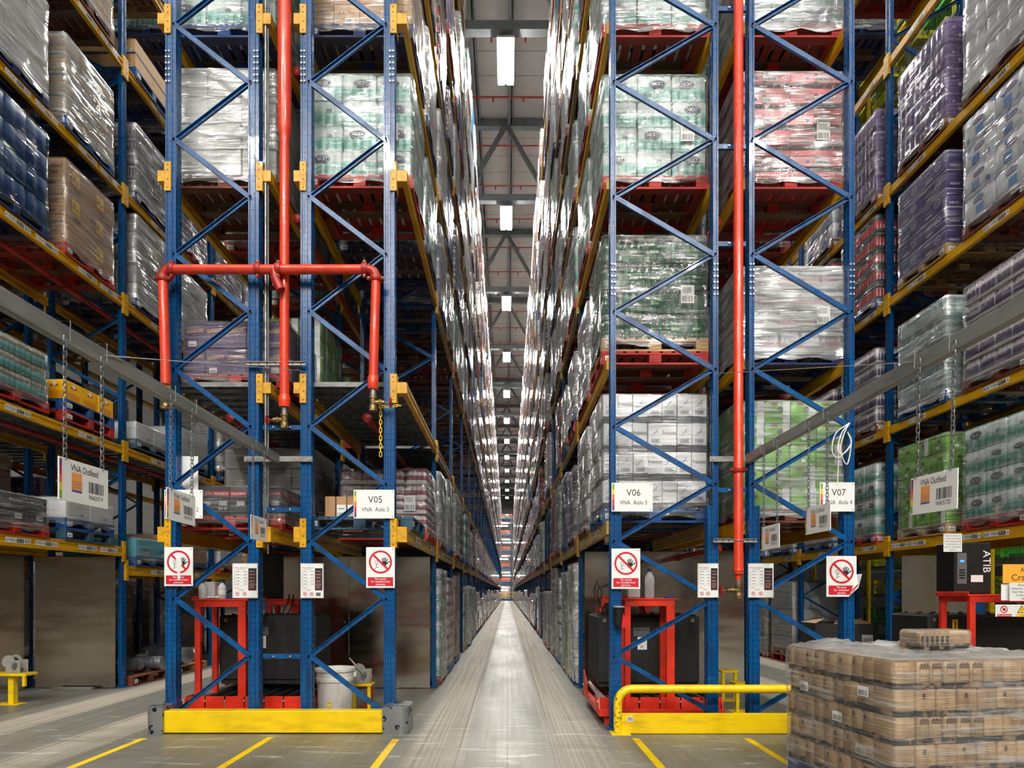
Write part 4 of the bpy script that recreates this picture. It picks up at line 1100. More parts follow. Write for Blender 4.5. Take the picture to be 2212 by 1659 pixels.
# distant pallets and loads of the centre aisle: past the nearest bays they read as one mass
def far_mat(name, cols):
    t = NT(name); v = t.coords(scale=(1.2, 1.2, 26)); s1 = t.noise(v, 1.6, 2, .6)
    v2 = t.coords(scale=(.9, 1.0, .8)); w = t.n.new('ShaderNodeTexWhiteNoise'); w.noise_dimensions = '3D'
    fl = t.n.new('ShaderNodeVectorMath'); fl.operation = 'FLOOR'; mp = t.coords(scale=(2.6, .75, 3.6)); t.lk(mp, fl.inputs[0]); t.lk(fl.outputs[0], w.inputs[0])
    c = t.ramp(w.outputs['Value'], [(i / len(cols), k) for i, k in enumerate(cols)], True)
    c = t.mix(t.rng(s1, .42, .66, .15, .8), c, srgb(212, 214, 214))
    t.done(c, .2, 0, .6); t.bump(s1, .8, .012); MATS[name] = t.m
far_mat('far_goods', [srgb(200, 200, 200), srgb(150, 140, 160), srgb(150, 185, 178), srgb(160, 130, 100), srgb(90, 80, 110), srgb(190, 195, 198), srgb(180, 90, 100), srgb(120, 118, 116), srgb(110, 140, 180), srgb(215, 212, 208)])
fb = MB(); fp = MB()
for row in 'BC':
    x0, x1, fc, ls, words = ROWS[row]
    for k in range(KF, 36):
        for l in range(0, 9):
            if row == 'B' and l == 2: continue
            for p in (0, 1):
                if gr.random() < .1: continue
                z = lvz(row, k, l); ya = ypos(k, p); X = (x0 + x1) / 2 + fc * .03; h = gr.uniform(.9, 1.25) if l else gr.uniform(1, 1.55)
                if row == 'B' and l == 1: h = 1.2
                fp.mt('pallet_' + gr.choice(GCOL)); fp.box(X - .6, X + .6, ya - .5, ya + .5, z, z + .14)
                fb.mt('far_goods'); z += .14; nt = 4 if k < 14 else 2
                for q in range(nt):
                    e = gr.uniform(-.015, .02); s_ = gr.uniform(-.01, .01); fb.cbox(X - .6 - e + s_, X + .6 + e + s_, ya - .5, ya + .5, z + h * q / nt, z + h * (q + 1) / nt, .02)
tag(fb.build('pallet_load'), 'mass of distant film-wrapped loads receding down the centre aisle', 'wrapped pallet load', 'distant loads down the centre aisle', 'stuff')
tag(fp.build('pallet'), 'mass of distant pallets receding down the centre aisle', 'pallet', 'distant pallets down the centre aisle', 'stuff')
# ------------------------------------------------------------------ signs
STRIPE = ['print_green', 'print_yellow', 'print_dorange', 'print_magenta', 'print_purple']
def stripe(b, u0, u1, v0, v1, face, o, off, rev=False):
    cs = STRIPE[::-1] if rev else STRIPE; h = (v1 - v0) / 5
    for i, c in enumerate(cs): b.mt(c); b.rect(u0, u1, v1 - h * (i + 1), v1 - h * i, face, o, off)
YS = Y1 - .034
def board(x0, x1, z0, z1, Y, t, th=.004, m='sign_white', holes=True):
    b = MB().mt(m); b.cbox(x0, x1, Y - th / 2, Y + th / 2, z0, z1, .001)
    if holes:
        b.mt('print_grey')
        for u in (x0 + .02, x1 - .02)[1:]:
            for v in (z0 + .02, z1 - .02): b.disc(.006, '-Y', (u, Y - th / 2, v), .001, 8)
    return b.build('board', t)
def aisle_sign(px0, px1, py0, py1, l1, l2, label, hidden=False):
    x0, x1, z0, z1 = PX(px0, YS), PX(px1, YS), PZ(py1, YS), PZ(py0, YS); cx, cz = (x0 + x1) / 2, (z0 + z1) / 2
    t = thing('aisle_sign', (cx, YS, z0), label, 'sign'); w, h = (x1 - x0) / 2, z1 - z0
    t2 = t; t = board(-w, w, 0, h, 0, t); o = (0, -.002, h / 2)
    b = MB(); stripe(b, -w + .008, -w + .03, -h / 2 + .012, h / 2 - .012, '-Y', o, .001); b.build('colour_strip', t)
    b = MB().mt('print_black'); b.text(l1, .075, '-Y', o, .001, cu=.015, cv=.045, wmax=.15); b.text(l2, .047, '-Y', o, .001, cu=.015, cv=-.06, wmax=.29); b.build('lettering', t)
    return t2
aisle_sign(764, 852, 1058, 1120, 'V05', 'VNA  Aisle 3', 'white sign reading V05 VNA Aisle 3')
aisle_sign(1321, 1410, 1043, 1105, 'V06', 'VNA  Aisle 3', 'white sign reading V06 VNA Aisle 3')
aisle_sign(1771, 1846, 1042, 1105, 'V07', 'VNA  Aisle 4', 'white sign reading V07 VNA Aisle 4')
aisle_sign(355, 438, 1058, 1120, '', 'VNA  Aisle 2', 'white aisle sign half hidden by a hanging sign, left end rack')
x0 = PX(349, YS); b = MB().mt('white_plastic'); b.cbox(x0, PX(411, YS), YS + .12 + .04, YS + .17, PZ(1060, YS), PZ(978, YS), .004)
tag(b.build('blank_panel'), 'blank white panel behind the leftmost front post, above the aisle sign', 'panel')

def hand(b, o, s, off):
    """open hand silhouette, palm and five separate digits"""
    b.mt('print_black'); f = '-Y'
    b.poly([(-.30*s, -.38*s), (.22*s, -.42*s), (.36*s, -.12*s), (.34*s, .12*s), (-.26*s, .12*s), (-.36*s, -.1*s)], f, o, off)
    for (u0, v0, u1, v1, w) in ((-.2, .05, -.24, .48, .12), (-.04, .08, -.02, .62, .12), (.12, .08, .2, .58, .12), (.26, .04, .42, .42, .11), (.28, -.2, .66, .12, .13)):
        b.line2((u0*s, v0*s), (u1*s, v1*s), w*s, f, o, off); b.disc(w*s/2, f, o, off, 10, cu=u1*s, cv=v1*s)
def no_access(px0, px1, py0, py1, label, peel=False, torn=False, Y=YS):
    x0, x1, z0, z1 = PX(px0, Y), PX(px1, Y), PZ(py1, Y), PZ(py0, Y); w, h = (x1 - x0) / 2, z1 - z0
    t = thing('no_access_sign', ((x0 + x1) / 2, Y, z0), label, 'sign', None)
    t2 = t
    if not peel: t = board(-w, w, 0, h, 0, t)
    else:
        b = MB().mt('sign_white'); b.prism([(-w, 0), (w * .5, 0), (w, h * .55), (w, h), (-w, h)], -.002, .002, 'y'); t = b.build('board', t)
    o = (0, -.002, h / 2); k = w / .155; r = .125 * k; cv = h * .5 - r - .035 * k
    b = MB(); hand(b, (.04 * k, -.002, h / 2 + cv - .005), .085 * k, .001)
    b.mt('print_black'); oo = (-.045 * k, -.002, h / 2 + cv)
    b.ring(.014 * k, .018 * k, '-Y', oo, .001, 12); b.line2((0, -.018 * k), (0, -.06 * k), .005 * k, '-Y', oo, .001); b.line2((0, -.03 * k), (.03 * k, -.02 * k), .004 * k, '-Y', oo, .001)
    b.line2((0, -.06 * k), (-.03 * k, -.085 * k), .004 * k, '-Y', oo, .001); b.line2((0, -.06 * k), (.025 * k, -.055 * k), .004 * k, '-Y', oo, .001)
    b.mt('print_red'); b.ring(r * .84, r, '-Y', (0, -.002, h / 2 + cv), .0018, 36); b.line2((-r * .64, r * .64), (r * .64, -r * .64), r * .17, '-Y', (0, -.002, h / 2 + cv), .0022)
    b.build('prohibition_symbol', t)
    b = MB().mt('print_red'); pv0, pv1 = .02 * k, .115 * k
    if peel: b.poly([(-w * .86, pv0), (w * .55, pv0), (w * .78, pv1), (-w * .86, pv1)], '-Y', (0, -.002, 0), .001)
    else: b.rect(-w * .88, w * .88, pv0, pv1, '-Y', (0, -.002, 0), .001)
    b.mt('print_white')
    L = ['No acces', 'for unauthor', 'person'] if peel else ['No access', 'for unauthorised', 'persons']
    for i, s in enumerate(L):
        wm = (.12, .2, .1)[i] * k * (.8 if peel else 1)
        b.text(s, .024 * k, '-Y', (0, -.002, 0), .002, cu=(.0 if not peel else -.0), cv=pv1 - (.018 + .029 * i) * k, wmax=wm)
        b.text(s, .024 * k, '-Y', (.0006, -.002, .0006), .0021, cu=(.0 if not peel else -.0), cv=pv1 - (.018 + .029 * i) * k, wmax=wm)
    b.build('caption_panel', t)
    if peel:
        b = MB().mt('sign_white'); b.add([(w * .5, -.003, 0), (w, -.003, h * .55), (w * 1.2, -.05, h * .56), (w * .92, -.06, h * .22), (w * .5, -.03, .03)], [(0, 1, 2, 3, 4), (4, 3, 2, 1, 0)])
        b.mt('print_red'); b.add([(w * .55, -.034, h * .1), (w * .9, -.055, h * .26), (w * .93, -.054, h * .32), (w * .6, -.03, h * .17)], [(0, 1, 2, 3)])
        o = b.build('peeling_corner', t); o['label'] = 'corner peeling away from the board'
    if torn:
        b = MB().mt('paper'); b.add([(-.01, -.006, h * .17), (.02, -.006, h * .18), (.022, -.008, h * .5), (.045, -.012, h * .56), (.03, -.007, h * .7), (-.03, -.007, h * .71), (-.012, -.009, h * .4)], [(0, 1, 2, 3, 4, 5, 6)])
        b.build('peeling_tape', t)
    return t2
no_access(355, 417, 1182, 1266, 'No access sign with tape torn over the hand, leftmost post', torn=True)
no_access(791, 853, 1182, 1270, 'No access sign on post left of the centre aisle')
no_access(1321, 1383, 1185, 1272, 'No access sign on post right of the centre aisle')
no_access(1785, 1850, 1201, 1289, 'No access sign with its lower corner peeling off, right post', peel=True)
t = no_access(1306, 1317, 1128, 1176, 'small narrow No access notice seen edge-on on right aisle beam', Y=7.0)
def notice(px0, px1, py0, py1, label, v=0):
    Y = YS; x0, x1, z0, z1 = PX(px0, Y), PX(px1, Y), PZ(py1, Y), PZ(py0, Y); w, h = (x1 - x0) / 2, z1 - z0
    t = thing('load_notice', ((x0 + x1) / 2, Y, z0), label, 'sign'); t = board(-w, w, 0, h, 0, t, holes=False)
    b = MB().mt('print_grey'); o = (0, -.002, 0); m = .005
    for a in ((-w + m, w - m, m, m + .002), (-w + m, w - m, h - m - .002, h - m), (-w + m, -w + m + .002, m, h - m), (w - m - .002, w - m, m, h - m)): b.rect(*a, '-Y', o, .001)
    bx = w * .26; b.mt('print_black'); b.rect(bx, w * .9, h * .22, h * .86, '-Y', o, .001)
    b.mt('print_red'); b.text('MAXIMUM', .016, '-Y', o, .001, cu=-w * .68, cv=h * .87, wmax=w * .4); b.text('MAXIMUM', .014, '-Y', o, .001, cu=-w * .65, cv=h * .29, wmax=w * .34)
    for i in range(6): b.rect(bx + .008, w * .84, h * (.27 + .09 * i), h * (.285 + .09 * i), '-Y', o, .002)
    b.mt('print_white')
    for i in range(11): b.rect(bx + .01, w * (.7 + .05 * (i % 3)), h * (.31 + .046 * i), h * (.318 + .046 * i), '-Y', o, .002)
    b.mt('print_black'); b.text('BEAM SPACE LOAD  kg', .014, '-Y', o, .001, cu=-w * .1, cv=h * .87, wmax=w * .6); b.text('per bay evenly', .012, '-Y', o, .001, cu=-w * .35, cv=h * .83, wmax=w * .6)
    for i in range(5): b.rect(-w * .72, -w * .42, h * (.4 + .09 * i), h * (.412 + .09 * i), '-Y', o, .001); b.rect(-w * .1, w * .1, h * (.4 + .09 * i), h * (.412 + .09 * i), '-Y', o, .001)
    b.mt('print_grey'); b.rect(-w * .84, -w * .82, h * .34, h * .8, '-Y', o, .001); b.rect(w * .14, w * .155, h * .34, h * .8, '-Y', o, .001)
    for i in range(5): b.rect(-w * .84, w * .15, h * (.36 + .1 * i), h * (.363 + .1 * i), '-Y', o, .001)
    b.mt('print_black'); b.text('WARNING', .012, '-Y', o, .001, cu=-w * .3, cv=h * .23, wmax=w * .4)
    b.build('text_block', t)
    b = MB()
    for cu in (-w * .6, -w * .02):
        b.mt('print_red'); b.ring(.016, .021, '-Y', o, .001, 20, cu=cu, cv=h * .12); b.line2((cu - .013, h * .12 + .013), (cu + .013, h * .12 - .013), .004, '-Y', o, .0015)
        b.mt('print_black'); b.line2((cu - .004, h * .12 - .012), (cu + .003, h * .12 + .01), .005, '-Y', o, .001)
    b.mt('print_grey'); b.rect(w * .35, w * .75, h * .06, h * .16, '-Y', o, .001) if v else None
    b.build('warning_symbols', t)
notice(502, 557, 1217, 1292, 'white rack load notice below yellow bracket, leftmost of four')
notice(649, 699, 1217, 1292, 'white rack load notice right of the battery, left rack pair', 1)
notice(1507, 1552, 1217, 1291, 'white rack load notice just left of the red riser pipe')
notice(1616, 1671, 1217, 1291, 'white rack load notice just right of the red riser pipe')

# ------------------------------------------------------------------ grey rails toward the camera and hanging signs
def rail(X, z, label, y0=-6):
    b = MB().mt('galv_dull'); b.cbox(X - .025, X + .025, y0, Y1 - .03, z - .05, z + .05, .004); o = b.build('overhead_rail'); tag(o, label, 'rail')
    return o
ZRL = 2.915
rail(-2.475, ZRL, 'grey square overhead rail running toward the camera on the left')
rail(2.585, ZRL, 'grey square overhead rail running toward the camera on the right')
for (a, c_, w) in ((527, 675, 'left'), (1533, 1638, 'right')):
    b = MB().mt('galv_dull'); b.cbox(PX(a, YS), PX(c_, YS), YS - .004, YS + .02, ZRL - .03, ZRL + .03, .003)
    for q in (PX(a, YS) + .035, PX(c_, YS) - .035): bolt(b, q, YS - .004, ZRL)
    tag(b.build('rail_bracket'), 'grey flat bracket bolting the %s overhead rail to the posts' % w, 'bracket')
def chain_mesh(n, name='chain', m='galv', L=.036, wd=.011, r=.0032):
    b = MB().mt(m)
    for i in range(n):
        z = -L * .78 * i; pts = []
        for k in range(8):
            a = 2 * PI * k / 8; u, v = wd * math.cos(a), math.sin(a) * .006 + (L / 2 - .006) * (1 if math.sin(a) > .01 else -1 if math.sin(a) < -.01 else 0)
            pts.append((u, 0, z + v) if i % 2 else (0, u, z + v))
        b.tube(pts, r, 5, True, True)
    return b.mesh(name)
def hanging(X, ya, yb, z1, z0, fc, code, label, tilt=0):
    t = thing('hanging_sign', (X, (ya + yb) / 2, z0), label, 'hanging sign', None); w = abs(yb - ya) / 2 + .035; h = z1 - z0
    t.rotation_euler = (tilt, 0, 0)
    f = '+X' if fc > 0 else '-X'; b = MB().mt('sign_white'); b.cbox(-.003, .003, -w, w, 0, h, .001); t2 = t; t = b.build('board', t)
    o = (.003 * fc, 0, h / 2); b = MB(); s = 1
    if fc > 0: stripe(b, -w + .006, -w + .022, -h / 2 + .01, h / 2 - .01, f, o, .001, True)
    else: stripe(b, -w + .006, -w + .022, -h / 2 + .01, h / 2 - .01, f, o, .001, True)
    b.build('colour_strip', t)
    b = MB().mt('print_black'); b.text('VNA Outfeed', .04, f, o, .001, cu=.0, cv=h * .31, wmax=w * 1.1); b.barcode(w * .15, w * .8, -.045, .02, f, o, .001, 8, 18); b.text(code, .026, f, o, .001, cu=w * .45, cv=-h * .3, wmax=w * .6)
    b.build('lettering', t)
    b = MB().mt('print_orange'); b.rect(-w * .52, -w * .12, -.05, .05, f, o, .001); b.mt('print_blue'); b.rect(-w * .52, -w * .12, -.058, -.05, f, o, .001); b.mt('print_tan')
    for i in range(4): b.rect(-w * .52, -w * .12, -.045 + .014 * i, -.041 + .014 * i, f, o, .002)
    b.build('pallet_picture', t); t = t2
    n = int((ZRL - .05 - z1) / (.036 * .78)) + 2
    for yy in (-w + .05, w - .05): put(CHM(n), 'chain', t, (0, yy, z1 - z0 + n * .036 * .78 - .02))
    b = MB().mt('galv_dull')
    for yy in (-w + .05, w - .05): b.tube([(-.03, yy, ZRL - z0 - .055), (.03, yy, ZRL - z0 - .055), (.03, yy, ZRL - z0 + .056), (-.03, yy, ZRL - z0 + .056)], .003, 5, False, True)
    b.build('cable_tie', t)
_ch = {}
def CHM(n):
    if n not in _ch: _ch[n] = chain_mesh(n)
    return _ch[n]
hanging(-2.43, 3.26, 3.59, 2.22, 1.985, 1, 'VNAOUT19', 'VNA Outfeed sign VNAOUT19 hung on chains, large at left', .0)
hanging(-2.43, 4.28, 4.6, 2.23, 2.0, 1, 'VNAOUT18', 'chained VNA Outfeed sign in front of the leftmost aisle sign', -.02)
hanging(-2.43, 5.68, 5.98, 2.22, 1.99, 1, 'VNAOUT17', 'smaller chained VNA Outfeed sign left of the second blue posts')
hanging(2.54, 3.4, 3.72, 2.19, 1.96, -1, 'VNAOUT23', 'VNA Outfeed sign VNAOUT23 hung on chains, right of picture', .03)
hanging(2.54, 4.72, 5.04, 2.19, 1.97, -1, 'VNAOUT22', 'chained blurry VNA Outfeed sign in front of the V07 sign')
hanging(2.54, 5.6, 5.92, 2.13, 1.9, -1, 'VNAOUT21', 'chained VNA Outfeed sign just right of the red riser')

# thin guy cords
for pts, w in (([(-2.45, 3.62, PZ(768, 3.62)), (PX(655, 6.38), 6.38, PZ(801, 6.38))], 'left'), ([(2.56, 3.75, PZ(782, 3.75)), (PX(1545, 6.38), 6.38, PZ(807, 6.38))], 'right')):
    b = MB().mt('steel_zinc'); b.tube(pts, .003, 5); tag(b.build('guy_wire'), 'thin steel guy wire from the %s rail to the rack' % w, 'wire')

# ------------------------------------------------------------------ red fire main in front of the left racks
def coupling(b, x, y, z, r, ax):
    b.mt('pipe_dark'); b.lathe([(r * 1.28, -.028), (r * 1.38, -.016), (r * 1.38, .016), (r * 1.28, .028)], x, y, 14, True, ax, z)
    d = {'x': ((0, 0, 1), (0, 1, 0)), 'z': ((1, 0, 0), (0, 1, 0)), 'y': ((1, 0, 0), (0, 0, 1))}[ax][0]
    for s in (-1, 1):
        b.mt('pipe_dark'); q = (x + d[0] * s * r * 1.5, y - .0, z + d[2] * s * r * 1.5); b.box(q[0] - .015, q[0] + .015, y - .02, y + .02, q[2] - .015, q[2] + .015)
        b.mt('brass'); b.cyl(.008, -.035, .035, q[0], y, 6, 'y', q[2])
def gate_valve(t, x, y, z, r=.03, turn=-1):
    b = MB().mt('galv'); b.cyl(r * 1.05, z - .08, z, x, y, 12); b.build('threaded_nipple', t)
    b = MB().mt('brass'); b.lathe([(r * 1.3, z - .2), (r * 1.3, z - .17), (r, z - .16), (r * 1.1, z - .13), (r * 1.1, z - .1), (r * 1.35, z - .095), (r * 1.35, z - .07)], x, y, 12)
    b.lathe([(r * 1.4, z - .225), (r * 1.4, z - .2)], x, y, 6)
    b.cyl(r * .8, min(0, turn * .12), max(0, turn * .12), x, y, 10, 'x', z - .135); b.cyl(r * 1.0, min(turn * .06, turn * .085), max(turn * .06, turn * .085), x, y, 6, 'x', z - .135)
    b.cyl(.007, min(turn * .1, turn * .19), max(turn * .1, turn * .19), x, y, 6, 'x', z - .135); t = b.build('valve_body', t)
    b = MB().mt('valve_red'); c = Vector((x + turn * .185, y, z - .135)); pts = [c + Vector((0, .048 * math.cos(2*PI*k/14), .048 * math.sin(2*PI*k/14))) for k in range(14)]; b.tube(pts, .007, 6, True, True)
    for k in range(5): a = 2*PI*k/5; b.tube([c, c + Vector((0, .048 * math.cos(a), .048 * math.sin(a)))], .005, 5)
    b.lathe([(.012, -.012), (.012, .012)], c.x, c.y, 8, True, 'x', c.z); b.build('handwheel', t)
YP = 6.30; r = .048
hz = PZ(582, YP); xl, xr_ = PX(352, YP), PX(812, YP); xd = PX(607, YP)
t = thing('fire_main', (0, 0, 0), 'orange-red fire pipe loop with three hanging valves on left racks', 'pipe')
b = MB().mt('pipe_red'); b.tube([(xl + .08, YP, hz), (xr_ - .08, YP, hz)], r, 16); b.build('horizontal_pipe', t)
def elbow(x, sx):
    b = MB().mt('pipe_dark'); pts = [(x + sx * (.09 - .09 * math.sin(a)), YP, hz - .09 + .09 * math.cos(a)) for a in [PI / 2 * i / 6 for i in range(7)]]
    b.tube(pts, r * 1.05, 14); b.build('elbow', t)
elbow(xl, 1); elbow(xr_, -1)
b = MB(); b.mt('pipe_red')
b.tube([(xl, YP, hz - .1), (xl + .03, YP - .0, PZ(830, YP))], r, 14); b.build('drop_pipe', t); gate_valve(t, xl + .03, YP, PZ(838, YP), .03, 1)
b = MB().mt('pipe_red'); xb = PX(806, YP); b.tube([(xr_, YP, hz - .1), (xb, YP, PZ(832, YP))], r, 14); b.lathe([(r, PZ(842, YP)), (r * 1.18, PZ(838, YP)), (r * 1.18, PZ(815, YP)), (r, PZ(812, YP))], xb, YP, 14); b.build('drop_pipe', t); gate_valve(t, xb, YP, PZ(842, YP), .032, 1)
b = MB()
for x in (PX(372, YP), PX(558, YP), PX(602, YP), PX(788, YP)): coupling(b, x, YP, hz, r, 'x')
coupling(b, xl, YP, hz - .1, r, 'z'); coupling(b, xr_, YP, hz - .1, r, 'z')
b.build('clamp_collar', t)
b = MB().mt('pipe_dark'); b.tube([(xd - .07, YP, hz), (xd - .06, YP, hz - .1), (xd, YP + .0, hz - .22)], r, 12); b.build('branch_elbow', t)
YR = 6.40
t = thing('riser_pipe', (xd, YR, 0), 'tall orange-red riser pipe between left racks ending in brass valve', 'pipe')
zt = 16.5; z1 = PZ(286, YR)
b = MB().mt('pipe_red'); b.lathe([(.05, PZ(868, YR)), (.05, z1 - .07), (.052, z1 - .05), (.066, z1 + .02), (.07, z1 + .05), (.07, zt)], 0, 0, 18); b.lathe([(.058, PZ(880, YR)), (.062, PZ(868, YR)), (.062, PZ(858, YR)), (.05, PZ(853, YR))], 0, 0, 16); b.build('riser', t)
gate_valve(t, 0, 0, PZ(880, YR), .032, -1)
t = thing('riser_pipe', (PX(1595, YR), YR, 0), 'tall orange-red riser pipe between right racks ending above floor', 'pipe')
b = MB().mt('pipe_red'); b.lathe([(.05, PZ(1240, YR)), (.052, PZ(1234, YR)), (.058, PZ(1232, YR)), (.05, PZ(1226, YR)), (.05, zt)], 0, 0, 18); b.lathe([(.03, PZ(1254, YR)), (.03, PZ(1240, YR))], 0, 0, 12); b.build('riser', t)
b = MB(); coupling(b, 0, 0, PZ(1015, YR), .05, 'z'); b.build('clamp_collar', t)
gate_valve(t, 0, 0, PZ(1254, YR) + .03, .028, -1)
# brackets / unistruts
for (a, c_, py, w) in ((533, 660, 787, 'holding the left riser pipe'), (1540, 1634, 1168, 'holding the right riser pipe low down')):
    b = MB().mt('steel_zinc'); z = PZ(py, YS); b.chan((PX(a, YS), YS - .01, z), (PX(c_, YS), YS - .01, z), .041, .025, (0, -1, 0), .003)
    b.mt('black'); n = 7
    for i in range(n): b.cyl(.008, -.014, -.0125, PX(a, YS) + (PX(c_, YS) - PX(a, YS)) * (i + .5) / n, YS, 8, 'y', z)
    b.mt('steel_zinc'); X = PX(607 if a < 900 else 1595, YR); b.tube([(X + .056 * math.cos(q), YR + .056 * math.sin(q), z) for q in [PI + .0 + PI * i / 8 for i in range(9)]], .005, 6)
    tag(b.build('strut_bracket'), 'slotted steel strut ' + w, 'bracket')
# conduit beside left riser
b = MB().mt('galv'); b.cyl(.012, PZ(1110, Y1), 16, PX(572, Y1), Y1 + .02, 8); b.mt('truss_grey'); b.box(PX(575, Y1), PX(578, Y1), Y1 + .03, Y1 + .04, 1.9, 16)
tag(b.build('conduit'), 'thin grey cable conduit climbing beside the left riser pipe', 'conduit')
# yellow chain on post
t = thing('yellow_chain', (PX(823, YS), YS - .02, PZ(870, YS)), 'yellow plastic chain looped round the post left of aisle', 'chain')
mat('chain_yellow', srgb(246, 206, 20), .4)
put(chain_mesh(14, 'chain', 'chain_yellow', .055, .014, .0045), 'hanging_length', t)
b = MB().mt('chain_yellow')
for i in range(6):
    c = Vector((.03 + .034 * i, -.012, -.05 - .01 * math.sin(i))); b.tube([c + Vector((.024 * math.cos(2*PI*k/8), .012 * math.sin(2*PI*k/8) * (i % 2), .012 * math.sin(2*PI*k/8) * (1 - i % 2))) for k in range(8)], .0045, 5, True, True)
b.build('loop_around_post', t)
# white straps near V07
def smooth(pts, n=5):
    P = [Vector(p) for p in pts]; out = []
    for i in range(len(P) - 1):
        a, b_, c, d = P[max(0, i - 1)], P[i], P[i + 1], P[min(len(P) - 1, i + 2)]
        for k in range(n):
            u = k / n; out.append(.5 * ((2 * b_) + (c - a) * u + (2 * a - 5 * b_ + 4 * c - d) * u * u + (3 * b_ - a - 3 * c + d) * u ** 3))
    return out + [P[-1]]
b = MB().mt('white_plastic')
for dx, dz in ((0, 0), (.03, -.3), (-.06, -.12)):
    X = PX(1822, YS); z = PZ(915, YS); b.tube(smooth([(X + .05, YS - .03, z), (X - .05 + dx, YS - .05, z - .12), (X - .09 + dx, YS - .05, z - .3), (X - .02 + dx, YS - .05, z - .33 + dz * .4), (X + .06, YS - .04, z - .22), (X + .02, YS - .04, z - .1)]), .006, 6)
b.tube([(PX(1808, YS), YS - .04, PZ(960, YS)), (PX(1806, YS), YS - .03, PZ(1045, YS))], .005, 5)
tag(b.build('strapping'), 'bunch of loose white strapping tied to post above V07 sign', 'strap')

# ------------------------------------------------------------------ barriers
t = thing('rack_end_barrier', (0, 6.23, 0), 'low yellow box-beam barrier with galvanised round ends, left racks', 'barrier')
b = MB().mt('safety_yellow'); b.cbox(PX(351, 6.23), PX(826, 6.23), 0, .13, .012, .242, .006); b.build('beam', t)
def endcap(x0, x1, sgn):
    b = MB(); mat('scuffed_galv', srgb(150, 154, 156), .4, .7, col2=srgb(24, 34, 52), vs=12, lo=.57, hi=.60); b.mt('scuffed_galv')
    pts = []; w = x1 - x0; r_ = .09
    for cx, cy, a0 in ((x1 - r_, -.03 + r_, -90), (x1 - r_, .36 - r_, 0), (x0 + r_, .36 - r_, 90), (x0 + r_, -.03 + r_, 180)):
        if (cx > x0 + w / 2) != (sgn > 0): pts += [(x1 if cx > x0 + w / 2 else x0, -.03 if cy < .1 else .36)]; continue
        for i in range(6): a = math.radians(a0 + 18 * i); pts.append((cx + r_ * math.cos(a), cy + r_ * math.sin(a)))
    b.prism(pts, 0, .285); b.build('end_cap', t)
endcap(PX(311, 6.2), PX(351, 6.2), -1); endcap(PX(826, 6.2), PX(882, 6.2), 1)
t = thing('guard_rail', (PX(1327, 6.2), 6.2, 0), 'yellow tubular guard rail with kick plate, right racks', 'barrier')
r = .045; zt_ = .47; L = 3.9 - PX(1327, 6.2)
pts = [(r, .05, 0), (r, .05, zt_ - .15)] + [(r + .15 - .15 * math.cos(a), .05, zt_ - .15 + .15 * math.sin(a)) for a in [PI / 2 * i / 7 for i in range(1, 8)]] + [(L, .05, zt_)]
b = MB().mt('barrier_worn'); b.tube(pts, r, 14); b.tube([(L, .05, zt_), (L, .05, .0)], r, 12); b.build('tube_rail', t)
b = MB().mt('safety_yellow'); b.cbox(r * 1.6, L, .03, .07, .005, .215, .003); b.build('kick_plate', t)
b = MB().mt('safety_yellow'); b.cbox(-.03, .17, -.04, .14, 0, .01, .002); b.build('base_plate', t)
b = MB().mt('paper'); b.rect(.14, .2, .13, .19, '-Y', (0, .029, 0), .001); b.mt('print_grey'); b.barcode(.145, .195, .14, .18, '-Y', (0, .029, 0), .002); b.build('sticker', t)

# ------------------------------------------------------------------ floor markings
for x, ya, yb, w in ((-3.69, 4.2, 6.05, 'leftmost'), (-2.42, 3.6, 6.1, 'below the left barrier'), (-1.125, 3.6, 6.02, 'just left of the aisle mouth'), (1.3, 3.6, 6.05, 'just right of the aisle mouth'), (2.43, 3.6, 6.05, 'left of the paper bag pallet')):
    b = MB().mt('line_yellow' if 'line_yellow' in MATS else 'safety_yellow'); b.box(x - .035, x + .035, ya, yb, 0, .0015)
    tag(b.build('floor_line'), 'yellow painted floor line running toward the camera, ' + w, 'floor line')

# ------------------------------------------------------------------ brushed metal screens behind the first bays
def brushed():
    t = NT('brushed_aluminium'); n = t.noise(t.coords(scale=(.35, .35, 1.3), rnd=8), 1.3, 2); n2 = t.noise(t.coords(scale=(1, 1, 6)), 2, 4, .6); s = t.noise(t.coords(rnd=4), 30, 6, .8)
    t.done(t.mix(t.rng(s, .72, .76, 0, .3), srgb(196, 190, 178), srgb(140, 135, 128)), t.rng(n2, .3, .7, .15, .23), 1)
    t.bump(n, .35, .05); return t.m
MATS['brushed'] = brushed()
def screen(x0, x1, y0, y1, z0, z1, label):
    t = thing('metal_screen', ((x0 + x1) / 2, (y0 + y1) / 2, z0), label, 'panel'); w, d = (x1 - x0) / 2, (y1 - y0) / 2
    b = MB().mt('brushed'); b.cbox(-w, w, -d, d, 0, z1 - z0, .001); b.build('sheet', t)
    b = MB().mt('steel_zinc')
    if w > d:
        for u in (-w + .06, w - .06):
            for v in (.12, (z1 - z0) / 2, z1 - z0 - .12): b.lathe([(.008, -d - .004), (.008, -d)], u, 0, 8, True, 'y', v)
        b.build('fixing_screws', t)
Ys = YK(1) - .06; zc = CH + 77 / 139.4
screen(PX(754, Ys), PX(929, Ys), Ys, Ys + .003, .012, zc, 'brushed metal sheet closing the bay, beside centre aisle on left')
screen(-3.45, PX(753, Ys), Ys + .012, Ys + .015, .012, zc, 'darker brushed metal sheet behind the left battery')
screen(PX(76, Ys), PX(249, Ys), Ys, Ys + .003, .012, zc, 'large brushed metal sheet across the far left bay')
screen(-7.36, -7.357, 6.3, Ys - .01, .012, zc, 'brushed metal side sheet at the left picture edge')
screen(PX(1263, Ys), PX(1500, Ys), Ys, Ys + .003, .012, CH + 88 / 139.4, 'brushed metal sheet beside centre aisle on the right')
